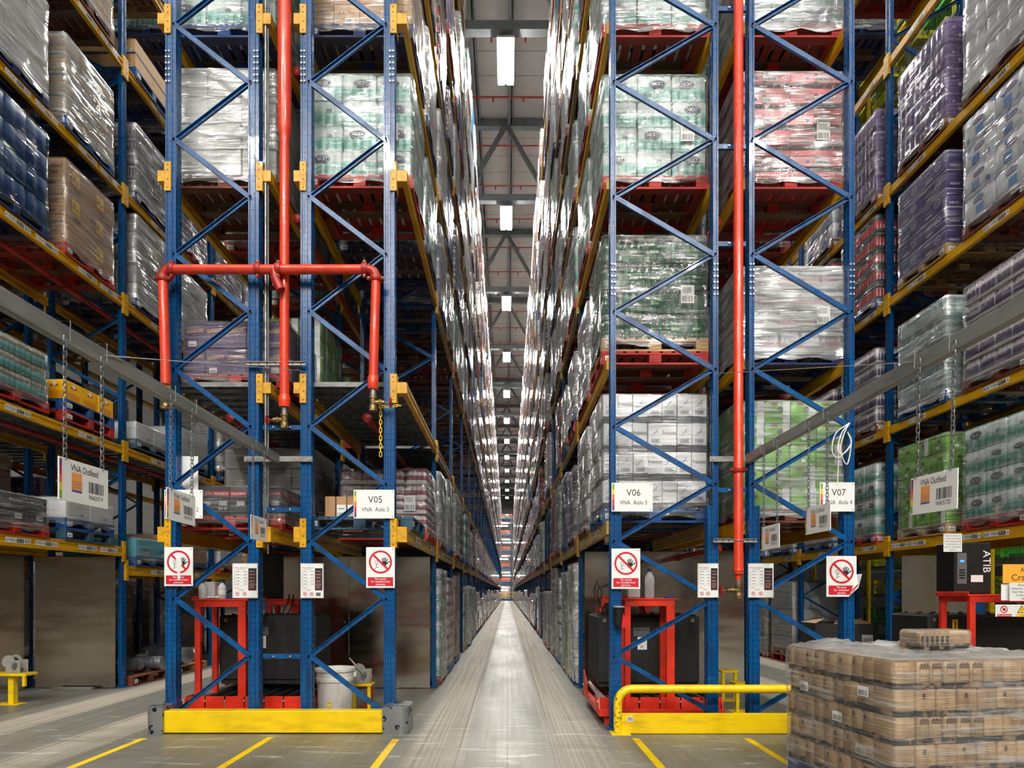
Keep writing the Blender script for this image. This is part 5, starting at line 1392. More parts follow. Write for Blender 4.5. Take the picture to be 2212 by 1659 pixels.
screen(PX(1501, Ys), PX(1608, Ys), Ys + .004, Ys + .007, .012, CH + 90 / 139.4, 'bright brushed metal sheet behind the right riser pipe')
screen(PX(1948, Ys), PX(2110, Ys), Ys, Ys + .003, .012, 2.05, 'brushed metal sheet closing the far right bay')
b = MB().mt('galv_dull'); b.cbox(-6.9, -6.3, Ys - .14, Ys - .07, 0, .04, .004); tag(b.build('floor_channel'), 'short grey metal channel on floor before far left sheet', 'channel')

# ------------------------------------------------------------------ battery stations
def roller_bed(x0, x1, y0, y1, label, z0=.1):
    t = thing('roller_bed', ((x0 + x1) / 2, (y0 + y1) / 2, 0), label, 'roller bed'); w, d = (x1 - x0) / 2, (y1 - y0) / 2
    b = MB().mt('frame_red')
    for s in (-1, 1): b.cbox(-w, w, s * d - .03, s * d + .03, z0, z0 + .08, .004)
    for s in (-1, 1): b.cbox(s * (w - .03) - .03, s * (w - .03) + .03, -d, d, z0, z0 + .08, .004)
    for s in (-1, 1):
        for u in (-1, 1): b.box(s * (w - .1) - .03, s * (w - .1) + .03, u * (d - .05) - .03, u * (d - .05) + .03, 0, z0)
    b.build('base_frame', t)
    n = 6; st = 2 * w / n
    for s in (-1, 1):
        b = MB().mt('frame_red')
        for i in range(n): b.cbox(-w + i * st + .008, -w + (i + 1) * st - .008, s * (d - .06) - .004, s * (d - .06) + .004, z0 + .06, z0 + .2, .002)
        b.mt('steel_zinc')
        for i in range(n + 1): b.cyl(.012, s * (d - .06) - .014, s * (d - .06) + .014, -w + i * st, 0, 8, 'y', z0 + .15)
        b.build('notched_side_plate', t)
    for i in range(n + 3):
        b = MB().mt('roller' if i else 'steel_zinc'); b.cyl(.032, -d + .08, d - .08, 0, 0, 14, 'y', 0); b.build('roller', t, (-w + .08 + i * (2 * w - .16) / (n + 2), 0, z0 + .165))
    for s in (-1, 1):
        b = MB().mt('frame_red'); X = s * (w - .01); b.prism([(-d, z0 + .08), (-d + .3, z0 + .08), (-d + .3, z0 + .2), (-d + .05, z0 + .2)][::1], X - .006, X + .006, 'x'); b.prism([(d - .34, z0 + .08), (d, z0 + .08), (d, z0 + .34), (d - .06, z0 + .34), (d - .34, z0 + .2)], X - .006, X + .006, 'x'); b.build('end_guide', t)
    return t
roller_bed(-3.66, -2.32, 6.72, 8.05, 'red roller bed under the black battery, left racks')
roller_bed(1.02, 2.42, 6.66, 8.05, 'red roller bed beside the centre aisle, right rack')
def battery(x0, x1, y0, y1, z0, z1, label, side='-', mark=None):
    t = thing('traction_battery', ((x0 + x1) / 2, (y0 + y1) / 2, z0), label, 'battery'); w, d, h = (x1 - x0) / 2, (y1 - y0) / 2, z1 - z0
    b = MB().mt('battery_black'); b.cbox(-w, w, -d, d, .05, h, .012); b.box(-w + .02, w - .02, -d + .02, d - .02, 0, .05); b.build('case', t)
    b = MB().mt('black'); b.cbox(-w + .03, w - .03, -d + .03, d - .03, h, h + .012, .004)
    for i in range(8):
        for j in range(3): b.cyl(.022, h + .012, h + .03, -w + .12 + i * (2 * w - .24) / 7, -d + .12 + j * (2 * d - .24) / 2, 8)
    b.build('cell_caps', t)
    b = MB().mt('steel_zinc')
    for u in (-w + .08, w - .08): b.ring(.011, .02, '-Y', (u, -d, h - .05), .001, 14)
    b.build('lifting_eyes', t)
    if mark is None:
        b = MB().mt('print_grey'); b.rect(-.12, .07, -.05, .05, '-Y', (-.06, -d, h * .78), .001); b.mt('paper'); b.rect(-.08, .03, -.075, .075, '-Y', (-.05, -d, h * .62), .001)
        b.mt('print_black'); b.rect(-.1, .04, .02, .03, '-Y', (-.06, -d, h * .78), .002); b.text('warning', .02, '-Y', (-.085, -d, h * .66), .002)
        b.line2((-.055, -.02), (-.02, -.06), .006, '-Y', (-.045, -d, h * .62), .002); b.line2((-.02, -.02), (-.055, -.06), .006, '-Y', (-.045, -d, h * .62), .002); b.mt('print_yellow'); b.rect(-.06, .02, .0, .01, '-Y', (-.05, -d, h * .62), .002); b.build('rating_plate', t)
    else:
        b = MB().mt('print_yellow'); b.rect(-.035, .035, -.07, .07, '-Y', mark, .001); b.mt('print_black'); b.text('1', .1, '-Y', mark, .002); b.build('number_sticker', t)
    return t
battery(-3.53, -2.34, 7.3, 7.9, .36, 1.19, 'tall black traction battery on red rollers, left racks')
battery(1.07, 2.27, 7.05, 7.88, .36, 1.2, 'tall black traction battery beside the centre aisle, right')
battery(PX(2005, 7.3), PX(2005, 7.3) + 1.5, 7.3, 8.0, .36, 1.2, 'long black traction battery with yellow number 1, far right', mark=(-.42, -.35, .72))
roller_bed(5.05, 6.6, 7.0, 8.1, 'red roller bed under the far right battery')
def red_stand(x0, x1, y, z, d, label, legw=.065, zfoot=.22):
    t = thing('battery_stand', ((x0 + x1) / 2, y, 0), label, 'stand'); w = (x1 - x0) / 2
    b = MB().mt('frame_red'); b.cbox(-w - .03, w + .03, -.01, d, z - .02, z, .003); b.cbox(-w - .03, -w - .02, -.01, d, z, z + .03, .002); b.build('table_top', t)
    b = MB().mt('frame_red'); b.cbox(-w, w, 0, .05, z - .09, z - .021, .003); b.cbox(-w, w, d - .06, d - .01, z - .09, z - .021, .003); b.build('apron', t)
    for u in (-w, w - legw * 1.4):
        for v in (0, d - .06): b = MB().mt('frame_red'); b.cbox(u, u + legw * (1 if u < 0 else 1.4), v, v + .05, zfoot - .12, z - .091, .003); b.build('leg', t)
    return t
red_stand(PX(418, 6.8), PX(529, 6.8), 6.82, PZ(1294, 6.8), .46, 'red steel stand holding spray bottles, left racks')
red_stand(PX(565, 8.2) + .1, PX(648, 8.2), 8.12, PZ(1293, 8.2), .35, 'second red steel stand behind the left battery')
red_stand(PX(1348, 6.75), PX(1455, 6.75), 6.7, PZ(1292, 6.75), .34, 'red steel stand holding a water bottle, right rack')
red_stand(1.25, 1.95, 8.1, PZ(1288, 8.1), .35, 'second red stand behind the battery, right rack')
red_stand(5.2, 6.75, 6.7, 1.46, .5, 'wide red steel stand above the far right battery')
# charger cabinets
def charger(x0, x1, y0, y1, z0, z1, label, panel=False):
    t = thing('battery_charger', ((x0 + x1) / 2, (y0 + y1) / 2, z0), label, 'charger'); w, d, h = (x1 - x0) / 2, (y1 - y0) / 2, z1 - z0
    b = MB().mt('black'); b.cbox(-w, w, -d, d, 0, h, .01); b.build('cabinet', t)
    if panel:
        b = MB().mt('print_grey'); b.rect(-w + .03, -w + .14, .12, h - .12, '-Y', (0, -d, 0), .001); b.mt('black')
        for i in range(4): b.rect(-w + .05, -w + .12, h * .3 + i * .03, h * .3 + .018 + i * .03, '-Y', (0, -d, 0), .002)
        b.build('control_panel', t)
        MATS.get('led_blue') or emis('led_blue', 2, (.05, .25, 1, 1)); b = MB().mt('led_blue'); b.rect(-w + .06, -w + .11, h * .62, h * .66, '-Y', (0, -d, 0), .003); b.build('blue_display', t)
        b = MB().mt('paper'); b.rect(w - .24, w - .1, .14, .22, '-Y', (0, -d, 0), .001); b.build('sticker', t)
        b = MB().mt('print_white'); b.text('ATIB', .09, '-Y', (w - .06, -d, h - .22), .001, rot=-PI / 2); b.build('lettering', t)
    else:
        b = MB().mt('steel_zinc')
        for u in (-w * .3, 0, w * .7): b.lathe([(.006, -d - .004), (.006, -d)], u, 0, 6, True, 'y', .12)
        b.build('screws', t)
    return t
charger(PX(566, 8.4), PX(612, 8.4), 8.2, 8.42, PZ(1293, 8.2) + .002, 2.02, 'black charger cabinet on the second red stand, left')
charger(PX(2062, 6.9), PX(2142, 6.9), 6.9, 7.2, 1.462, PZ(1172, 6.9), 'black charger with small blue display, far right stand', True)
# cables
b = MB().mt('rubber'); b.tube([(-3.0, 8.2, 1.45), (-2.9, 7.9, 1.36), (-2.86, 7.6, 1.24), (-2.84, 7.55, 1.205)], .009, 6); b.tube([(-2.94, 8.2, 1.45), (-2.86, 7.9, 1.3), (-2.8, 7.62, 1.21)], .009, 6)
tag(b.build('battery_cable'), 'black cable pair dropping onto the left battery', 'cable')
b = MB().mt('rubber'); b.tube([(1.15, 7.2, 1.22), (1.14, 7.15, 1.3), (1.3, 7.0, 1.42), (1.5, 6.98, 1.4), (1.62, 7.1, 1.3), (1.66, 7.2, 1.22)], .012, 7); b.tube([(1.12, 7.25, 1.21), (1.06, 7.3, 1.5), (1.1, 7.35, 1.62), (1.16, 7.3, 1.5), (1.13, 7.25, 1.3)], .014, 7)
b.tube([(1.13, 7.3, 1.35), (1.1, 7.3, 1.52), (1.3, 7.4, 1.6), (1.42, 8.1, 1.58)], .01, 6)
tag(b.build('battery_cable'), 'tangled black cables on top of the right battery', 'cable')
b = MB().mt('rubber'); b.tube([(2.1, 9.1, 1.98), (2.0, 9.0, 1.9), (1.9, 8.6, 1.6), (1.8, 8.4, 1.48)], .008, 6); tag(b.build('hanging_cable'), 'thin dark cable arching down in front of right metal sheet', 'cable')
t = thing('plug_holder', (PX(1336, YS), YS - .02, PZ(1352, YS)), 'black plug holder with red handle on the right aisle post', 'plug')
b = MB().mt('black'); b.lathe([(.05, .0), (.058, .03), (.058, .19), (.062, .2)], 0, 0, 14); b.build('holder', t)
b = MB().mt('steel_zinc'); b.lathe([(.063, .2), (.063, .215)], 0, 0, 14); b.build('clamp_band', t)
mat('handle_red', srgb(215, 30, 40), .4); b = MB().mt('handle_red'); b.tube([(.04, -.065, -.02), (.03, -.065, .04), (.045, -.062, .12)], .014, 8); b.mt('handle_red'); b.prism([(.015, -.01), (.055, -.01), (.06, .06), (.035, .14)], -.082, -.06, 'y'); b.build('handle', t)
# bottles on stands
def bottle(x, y, z, h, r_, bodym, capm, label, lab=None, ribs=False):
    t = thing('bottle', (x, y, z), label, 'bottle'); b = MB().mt(bodym)
    pr = [(r_ * .9, 0), (r_, h * .04)] + ([(r_ * (1 if i % 2 else .93), h * (.08 + .06 * i)) for i in range(8)] if ribs else []) + [(r_, h * .6), (r_ * .9, h * .72), (r_ * .42, h * .86), (r_ * .36, h * .9)]
    b.lathe(pr, 0, 0, 16); b.build('body', t)
    b = MB().mt(capm); b.lathe([(r_ * .42, h * .9), (r_ * .42, h)], 0, 0, 12); b.build('cap', t)
    if lab: b = MB().mt(lab); b.lathe([(r_ * 1.02, h * .25), (r_ * 1.02, h * .5)], 0, 0, 16); b.build('label', t)
    return t
def trans(name, col, a=.45):
    t = NT(name); t.done(col, .15); tr = t.n.new('ShaderNodeBsdfTransparent'); m = t.n.new('ShaderNodeMixShader'); lw = t.n.new('ShaderNodeLayerWeight'); lw.inputs[0].default_value = .4
    t.lk(t.math('ADD', t.math('MULTIPLY', lw.outputs['Facing'], .55), a, clamp=True), m.inputs[0]); t.lk(tr.outputs[0], m.inputs[1]); t.lk(t.p.outputs[0], m.inputs[2]); t.lk(m.outputs[0], t.out.inputs[0]); MATS[name] = t.m
trans('pet_clear', srgb(225, 230, 232), .22); trans('pet_milky', srgb(225, 228, 228), .6)
z = PZ(1294, 6.8) + .001
bottle(PX(438, 6.9), 6.9, z, .205, .045, 'pet_milky', 'cap_blue', 'translucent bottle with blue cap, left one on the red stand')
bottle(PX(480, 6.9), 6.9, z, .205, .045, 'pet_milky', 'cap_blue', 'translucent labelled bottle with blue cap, right one on the stand', 'print_white')
b = MB().mt('pet_milky'); X = PX(449, 7.1); b.cbox(X - .05, X + .1, 7.06, 7.2, z, z + .2, .01); tag(b.build('plastic_tub'), 'translucent square tub behind the two blue-capped bottles', 'tub')
b = MB().mt('paper'); r5 = random.Random(3); X = PX(460, 6.88)
for i in range(9): b.lathe([(.0005, 0), (.028 + .006 * (i % 3), .012), (.0005, .028 + .01 * (i % 2))], X + r5.uniform(-.06, .05), 6.87 + r5.uniform(-.02, .03), 6, False, 'z', z)
tag(b.build('rag'), 'crumpled white rag lying between the bottles', 'rag')
b = MB().mt('cap_blue'); b.cbox(PX(490, 6.9), PX(510, 6.9), 6.86, 6.96, z, z + .02, .008); tag(b.build('glove'), 'folded blue glove at right end of the red stand', 'glove')
z = PZ(1292, 6.75) + .001
bottle(PX(1403, 6.85), 6.85, z, .335, .056, 'pet_clear', 'print_navy', 'large clear ribbed water bottle with dark cap', None, True)
b = MB().mt('pet_milky'); X = PX(1366, 6.9); b.cbox(X - .07, X + .07, 6.8, 6.95, z, z + .18, .012); tag(b.build('plastic_tub'), 'translucent square tub beside the water bottle', 'tub')
b = MB().mt('cap_blue'); b.cbox(PX(1440, 6.8), PX(1458, 6.8), 6.78, 6.9, z, z + .016, .004); tag(b.build('tray'), 'flat blue tray at right end of right red stand', 'tray')
# bucket
t = thing('bucket', (PX(725, 6.95), 6.95, 0), 'large white plastic bucket with yellow badge, behind left barrier', 'bucket')
mat('bucket_white', srgb(226, 224, 218), .4, 0, col2=srgb(190, 184, 174), vs=6, st=(1, 1, .4), lo=.5, hi=.75)
b = MB().mt('bucket_white'); R_ = .215; b.lathe([(.185, 0), (.19, .01), (R_ - .008, .46), (R_ + .004, .462), (R_ + .004, .50), (R_ - .002, .505), (R_, .57), (R_ + .014, .575), (R_ + .014, .605), (R_ - .006, .605), (R_ - .012, .55)], 0, 0, 32)
b.build('pail', t); b = MB().mt('concrete_joint'); b.cyl(R_ - .015, .53, .545, 0, 0, 28); b.build('contents', t)
b = MB().mt('print_yellow'); b.poly([(-.02, .25), (.02, .25), (.02, .2), (0, .18), (-.02, .2)][::-1], '-Y', (-.01, -.207, .0), .001); b.mt('print_tan'); b.rect(-.018, .018, .224, .236, '-Y', (-.01, -.207, 0), .002); b.mt('print_grey'); b.rect(-.02, .02, .15, .157, '-Y', (-.01, -.205, 0), .002); b.build('badge', t)
b = MB().mt('bucket_white'); b.tube([(R_ + .01, 0, .55), (R_ + .02, -.04, .5), (.1, -.2, .45), (0, -R_ - .0, .47)], .004, 5) if False else b.cbox(R_ - .0, R_ + .03, -.03, .03, .5, .56, .006); b.build('handle_lug', t)
# winches
def winch(x, y, z, label, flip=1):
    t = thing('hand_winch', (x, y, z), label, 'winch', None)
    b = MB().mt('steel_zinc'); b.cbox(-.09, .1, -.07, -.064, 0, .17, .002); b.cbox(-.09, .1, .064, .07, 0, .17, .002); b.cbox(-.09, .1, -.07, .07, 0, .006, .002); b.build('side_plates', t)
    b = MB().mt('steel_zinc'); b.cyl(.085, -.062, -.056, -.06, 0, 20, 'y', .15); b.cyl(.085, .056, .062, -.06, 0, 20, 'y', .15); b.cyl(.035, -.056, .056, -.06, 0, 14, 'y', .15); b.build('drum', t)
    b = MB().mt('black'); b.cyl(.05, -.05, .05, -.06, 0, 14, 'y', .15); b.build('cable_coil', t)
    b = MB().mt('galv'); b.cyl(.035, -.082, -.072, .03, 0, 14, 'y', .09); b.cyl(.02, -.1, -.08, .05, 0, 10, 'y', .13)
    b.cyl(.008, -.09, .09, .03, 0, 8, 'y', .05); b.build('gear', t)
    b = MB().mt('galv'); b.tube([(.03, -.09, .12), (-.14, -.09, .32)], .011, 8); b.build('crank_handle', t) if flip > 0 else None
    return t
def ystand(x0, x1, y, z, label, d=.2):
    t = thing('winch_stand', ((x0 + x1) / 2, y, 0), label, 'stand'); w = (x1 - x0) / 2; b = MB().mt('safety_yellow')
    b.cbox(-w, w, -d / 2, d / 2, z - .03, z, .003); b.build('top_plate', t)
    b = MB().mt('safety_yellow'); b.cbox(-w * .9, -w * .9 + .04, -d / 2 + .01, -d / 2 + .05, .012, z - .03, .003); b.build('leg', t)
    b = MB().mt('safety_yellow'); b.cbox(w * .9 - .04, w * .9, -d / 2 + .01, -d / 2 + .05, .012, z - .03, .003); b.build('leg', t)
    b = MB().mt('safety_yellow'); b.cbox(-w - .03, w + .03, -d / 2, d / 2, 0, .012, .002); b.build('foot_plate', t)
winch(PX(783, 7.4), 7.4, .36, 'grey hand winch with crank lever on stand behind the bucket'); ystand(PX(762, 7.4), PX(806, 7.4), 7.4, .36, 'yellow steel winch stand right of the white bucket')
winch(PX(36, 7.9), 7.9, .42, 'grey hand winch on yellow stand at left picture edge', -1)
t = thing('winch_stand', (PX(28, 7.9), 7.9, 0), 'yellow T-shaped winch stand at left picture edge', 'stand')
b = MB().mt('safety_yellow'); b.cbox(-.35, .25, -.1, .1, .385, .42, .003); b.build('top_plate', t); b = MB().mt('safety_yellow'); b.cbox(-.035, .035, -.04, .04, .012, .385, .004); b.build('leg', t); b = MB().mt('safety_yellow'); b.cbox(-.2, .13, -.08, .08, 0, .012, .003); b.build('foot_plate', t)
b = MB().mt('safety_yellow'); b.cbox(.2, .235, -.1, -.06, .25, .385, .003); b.build('side_lug', t)
ystand(PX(1553, 8.2), PX(1581, 8.2) + .05, 8.2, .42, 'yellow steel bracket stand left of the two, behind guard rail'); ystand(PX(1582, 7.4), PX(1608, 7.4) + .1, 7.4, .37, 'nearer yellow steel stand behind the guard rail by riser')
t = thing('small_stand', (PX(800, 7.8), 7.8, 0), 'small red post stand behind the yellow winch stand', 'stand')
b = MB().mt('frame_red'); b.cbox(-.03, .03, -.03, .03, .01, .4, .003); b.build('post', t); b = MB().mt('frame_red'); b.cbox(-.13, .1, -.08, .08, 0, .01, .002); b.build('foot_plate', t)

# conveyor shapes added behind the camera as reflections for the metal sheets
for i, (xa, xb, w) in enumerate(((-14, -1.6, 'left'), (1.6, 14, 'right'))):
    t = thing('reflection_conveyor', ((xa + xb) / 2, -3.2, 0), 'dark unseen conveyor added behind the camera for reflections, %s half' % w, 'conveyor'); w_ = (xb - xa) / 2
    b = MB().mt('black'); b.box(-w_, w_, -.6, .6, .25, .7); b.build('reflection_bed', t)
    b = MB().mt('frame_red'); b.box(-w_, w_, .6, .66, .55, .8); b.build('reflection_rail', t)
    b = MB().mt('safety_yellow'); b.box(-w_, w_, -.9, -.84, 1.5, 1.68); b.build('reflection_bar', t)
    for k in range(6): b = MB().mt('blue_paint'); b.box(-w_ + .3 + k * (2 * w_ - .6) / 5 - .06, -w_ + .3 + k * (2 * w_ - .6) / 5 + .06, -.95, -.8, 0, 3.2); b.build('post', t)
    b = MB().mt('pallet_darkblue'); b.box(-w_, w_, -2.2, -1.2, .0, 1.3); b.build('reflection_stock', t)
# ------------------------------------------------------------------ near brown pallet of paper bags, bottom right
HC = (2.46, 3.77); HR = math.radians(-8.6)
t0 = Vector((HC[0], HC[1], 0))
HX, HD = 1.2, 1.12
px_, py_ = HX / 2, HD / 2
ca, sa = math.cos(HR * -1), math.sin(HR * -1)
cx = HC[0] + px_ * ca - py_ * sa; cy = HC[1] + px_ * sa + py_ * ca
ang = -HR
pallet('blue', cx, cy, 0, 'blue pallet under the brown paper bags, bottom right corner', False)
bpy.data.objects[-1] if False else None
plt = [o for o in COL.objects if o.get('label') == 'blue pallet under the brown paper bags, bottom right corner'][0]
plt.rotation_euler = (0, 0, ang); plt.scale = (1, 1.12, 1)
t = thing('paper_bag_load', (cx, cy, PH + .005), 'stack of brown paper bags under clear film, nearest load', 'wrapped pallet load', None, ang)
mat('bag_dark', srgb(48, 44, 46), .5); mat('bag_red', srgb(190, 50, 40), .5)
def bag_unit(w, d, h, var, n):
    """a shrink-wrapped row of n slim paper bags standing side by side along X, facing -Y"""
    b = MB(); bw = w / n
    for i in range(n):
        c0 = -w / 2 + bw * (i + .5); b.mt('pk_brownbag'); pts = []
        for k in range(16):
            a = 2 * PI * k / 16; q = 9.0; u = abs(math.cos(a)) ** (2 / q) * math.copysign(1, math.cos(a)); v = abs(math.sin(a)) ** (2 / q) * math.copysign(1, math.sin(a))
            pts.append((c0 + u * (bw / 2 - .001), v * d / 2))
        prof = ((0, .97), (.04, 1), (.5, 1.0), (.95, .985), (1, .93)); vs = []; Fc = []
        for z, s in prof:
            for x, y in pts: vs.append((c0 + (x - c0) * s, y * s, z * h))
        N = 16
        for j in range(len(prof) - 1):
            for k in range(N): l = (k + 1) % N; Fc.append((j * N + k, j * N + l, (j + 1) * N + l, (j + 1) * N + k))
        Fc.append(tuple((len(prof) - 1) * N + k for k in range(N))); b.add(vs, Fc, True)
        for f in ('-Y', '+Y'):
            y = -d / 2 - .003 if f == '-Y' else d / 2 + .003; cc = c0 if f == '-Y' else c0
            o = (cc, y, h * .55); b.mt('bag_print')
            s = min(1, bw / .1)
            if var == 0:
                for v_ in (.055, .045, .035, -.012, -.048): b.rect(-.034 * s, .034 * s, v_, v_ + (.004 if v_ > .03 else .0022), f, o, 0)
                b.rect(-.036 * s, -.034 * s, -.06, .06, f, o, 0); b.rect(.034 * s, .036 * s, -.06, .06, f, o, 0)
                for q in range(3): b.disc(.006 * s, f, (o[0], o[1], o[2] + .065), 0, 8, cu=-.02 * s + q * .02 * s)
                b.mt('bag_red'); b.rect(.01 * s, .03 * s, -.096, -.087, f, o, .0)
            else:
                for q in range(7): b.rect(-.025 * s, (.0 + .004 * (q * 7 % 5)) * s, .05 - q * .016, .052 - q * .016, f, o, 0)
                if var == 2: b.rect(-.03 * s, -.012 * s, .02, .05, f, o, 0)
    return b.mesh('paper_bag')
mat('bag_print_', srgb(70, 58, 48), .6)
lay = .177; nl = 5; UMB = {}
def bagm(w, d, var, n):
    k = (round(w, 3), round(d, 3), var, n)
    if k not in UMB: UMB[k] = bag_unit(w, d, lay - .003, var, n)
    return UMB[k]
rb = random.Random(9); COUNT = 0
for L in range(nl):
    odd = L % 2
    # front row (along X): 2 wide packs of 5, then wide single bags
    x = -HX / 2; i = 0
    while x < HX / 2 - .02:
        if odd == 0: w = .1 if x < -HX / 2 + .58 and i > 0 else .15; v = 0 if w < .11 else 1
        else: w = .15; v = 1 + (i % 2)
        w = min(w, HX / 2 - x); 
        if w < .05: break
        put(bagm(w - .002, .2, v, 1), 'paper_bag', t, (x + w / 2, -HD / 2 + .1 + rb.uniform(0, .012), L * lay), (0, 0, rb.uniform(-.03, .03))); COUNT += 1
        x += w; i += 1
    # left face (along Y) and right face
    y = -HD / 2 + .2; i = 0
    while y < HD / 2 - .02:
        w = (.105, .145)[(i // 2 + L) % 2]; w = min(w, HD / 2 - y)
        if w < .05: break
        put(bagm(w - .002, .2, (i + L) % 3 if (i + L) % 3 else 2, 1), 'paper_bag', t, (-HX / 2 + .1 + rb.uniform(0, .012), y + w / 2, L * lay), (0, 0, -PI / 2 + rb.uniform(-.03, .03))); COUNT += 1
        y += w; i += 1
# hidden core and top layer of bags
b = MB().mt('pk_brownbag')
for i in range(8):
    for j in range(8):
        x = -HX / 2 + .2 + .125 * i; y = -HD / 2 + .2 + .115 * j; b.cbox(x, x + .122, y, y + .112, .0 + .7, nl * lay - .008 - rb.uniform(0, .006), .012)
b.cbox(-HX / 2 + .2, HX / 2 - .01, -HD / 2 + .21, HD / 2 - .01, 0, .7, .01)
o = b.build('inner_bags', t); o['kind'] = 'stuff'
wm = wrap_mesh(nl * lay, lay, 'film_light', 1, .12, HX + .03, HD + .03); put(wm, 'stretch_wrap', t)
# loose gathered film on top
b = MB().mt('film_mid'); gx, gy = 34, 26; vs = []
for j in range(gy + 1):
    for i in range(gx + 1):
        x = -HX / 2 - .01 + i * (HX + .02) / gx; y = -HD / 2 - .01 + j * (HD + .02) / gy
        e = min(1, min(i, gx - i, j, gy - j) / 2)
        hgt = .012 + e * (.016 * abs(math.sin(i * .9 + j * .5)) + .012 * abs(math.sin(i * .4 - j * 1.1)) + rb.uniform(0, .012))
        hgt += e * (.055 * math.exp(-((x + .2) ** 2 + (y - .0) ** 2) / .012) + .05 * math.exp(-((x + .38) ** 2 + (y - .3) ** 2) / .02) + .04 * math.exp(-((x - .35) ** 2 + (y - .3) ** 2) / .008))
        vs.append((x, y, nl * lay + hgt))
Fc = [(j * (gx + 1) + i, j * (gx + 1) + i + 1, (j + 1) * (gx + 1) + i + 1, (j + 1) * (gx + 1) + i) for j in range(gy) for i in range(gx)]
b.add(vs, Fc, True); b.build('loose_top_film', t)
for (u, z_, f) in ((-.30, .66, 'L'), (-.05, .44, 'L'), (-.28, .26, 'L'), (.32, .6, 'L')):
    b = MB().mt('paper'); b.rect(-.05, .05, -.035, .035, '-X', (-HX / 2 - .022, u, z_), 0); b.mt('print_grey'); b.barcode(-.04, .04, -.028, .008, '-X', (-HX / 2 - .022, u, z_), .001, 5, 10); b.build('shipping_label', t)
# spare pack lying on top
s0 = 1.2; X, Y = PX(2032, 4.15), 4.2
t = thing('paper_bag_pack', (X, Y, PH + nl * lay + .055), 'shrink-wrapped pack of six brown bags lying on top of stack', 'bag pack', None, .12)
for i in range(6):
    b = MB().mt('pk_brownbag'); x = -.2 + i * .038; prof = [(x, 0), (x + .034, 0), (x + .036, .1), (x + .03, .125), (x + .006, .125), (x - .002, .1)]
    b.prism(prof, -.09, .09, 'y'); b.mt('bag_dark'); b.rect(x + .006, x + .028, .015, .09, '-Y', (0, -.09, 0), .001); b.build('paper_bag', t)
b = MB().mt('pk_brownbag'); b.cbox(.03, .2, -.09, .09, 0, .125, .022); b.build('paper_bag', t)
b = MB().mt('film_light'); b.cbox(-.208, .206, -.096, .096, 0, .132, .02); b.build('shrink_film', t)

# ------------------------------------------------------------------ small loads in the first left bay, level one
zb = 2.19
pallet('dullblue', (-2.28 - 1.115) / 2 + .03, ypos(0, 0), zb, 'faded blue pallet nearly empty, centre aisle left rack, first bay level one', True, 1)
for i, X in enumerate((PX(719, 6.9), PX(743, 6.9), PX(766, 6.9))):
    t = thing('carton', (X, 6.93, zb + PH), ('plain brown upright carton on the faded blue pallet, left one', 'labelled brown upright carton on faded blue pallet, middle one', 'labelled brown upright carton beside the V05 sign')[i], 'carton')
    b = MB().mt('pk_kraftsmall'); b.cbox(-.058, .058, -.14, .14, 0, .235, .004); b.build('box', t)
    if i: b = MB().mt('paper'); b.rect(-.052, .052, .01, .14, '-Y', (0, -.14, 0), .001); b.mt('print_grey'); b.barcode(-.045, .045, .015, .05, '-Y', (0, -.14, 0), .002, 4, 12); b.rect(-.03, .03, .09, .1, '-Y', (0, -.14, 0), .002); b.build('label', t)
# ------------------------------------------------------------------ motors and goods on the floor, next aisle left
def motor(x, y, z, s, rz, label):
    t = thing('electric_motor', (x, y, z), label, 'motor', None, rz); t.scale = (s, s, s); b = MB(); mat('motor_grey', srgb(92, 96, 98), .5, .3, var=.3, vs=9); b.mt('motor_grey')
    b.lathe([(.1, -.2), (.12, -.18), (.12, .14), (.1, .16)], 0, 0, 18, True, 'x', .14); b.build('body', t)
    b = MB().mt('motor_grey')
    for i in range(14): a = 2 * PI * i / 14; b.box(-.15, .1, .118 * math.cos(a) - .003, .118 * math.cos(a) + .003, .14 + .118 * math.sin(a) - .006, .14 + .118 * math.sin(a) + .006)
    b.build('cooling_fins', t); b = MB().mt('galv'); b.lathe([(.115, .16), (.12, .18), (.12, .26), (.09, .28)], 0, 0, 18, True, 'x', .14); b.build('fan_cover', t)
    b = MB().mt('steel_zinc'); b.cyl(.02, -.3, -.2, 0, 0, 10, 'x', .14); b.build('shaft', t)
    b = MB().mt('motor_grey'); b.cbox(-.12, .1, -.1, .1, 0, .03, .004); b.build('foot_mount', t); b = MB().mt('motor_grey'); b.cbox(-.06, .04, -.05, .05, .25, .3, .006); b.build('terminal_box', t)
zt = PH
for i, Y in enumerate((9.9, 11.2)):
    pallet('brown' if i == 0 else 'wood', -6.5 - (.0), Y, 0, ('reddish brown pallet of motors on floor beside far left sheet', 'bare wood pallet of motors further back beside far left aisle')[i], True, 1)
for i, (x, y, s, rz) in enumerate(((-6.2, 9.65, 1, 1.3), (-6.15, 10.15, .95, .2), (-6.55, 9.9, 1.1, 1.9), (-6.15, 11.0, 1.25, -.3), (-6.3, 11.45, 1.1, .4), (-6.7, 11.3, 1.2, 1.2))):
    motor(x, y, zt, s, rz, 'grey electric motor on floor pallet, far left, %s from the front' % ordn(i))
b = MB().mt('rubber')
for i in range(5): b.tube([(-6.9 + .25 * math.cos(a) * (1 - .1 * i), 9.9 + .3 * math.sin(a) * (1 - .1 * i), .2 + .05 * i + .03 * math.sin(3 * a)) for a in [2 * PI * k / 18 for k in range(18)]], .045, 6, True, True)
tag(b.build('hose_coil'), 'coil of dark hose heaped behind the floor motors', 'hose')
for k in (1, 2):
    for p in (0, 1): slot('Q', k, 0, p, 'brown', ('greywrap', 'kraftsmall')[p], 6, dy=.1)
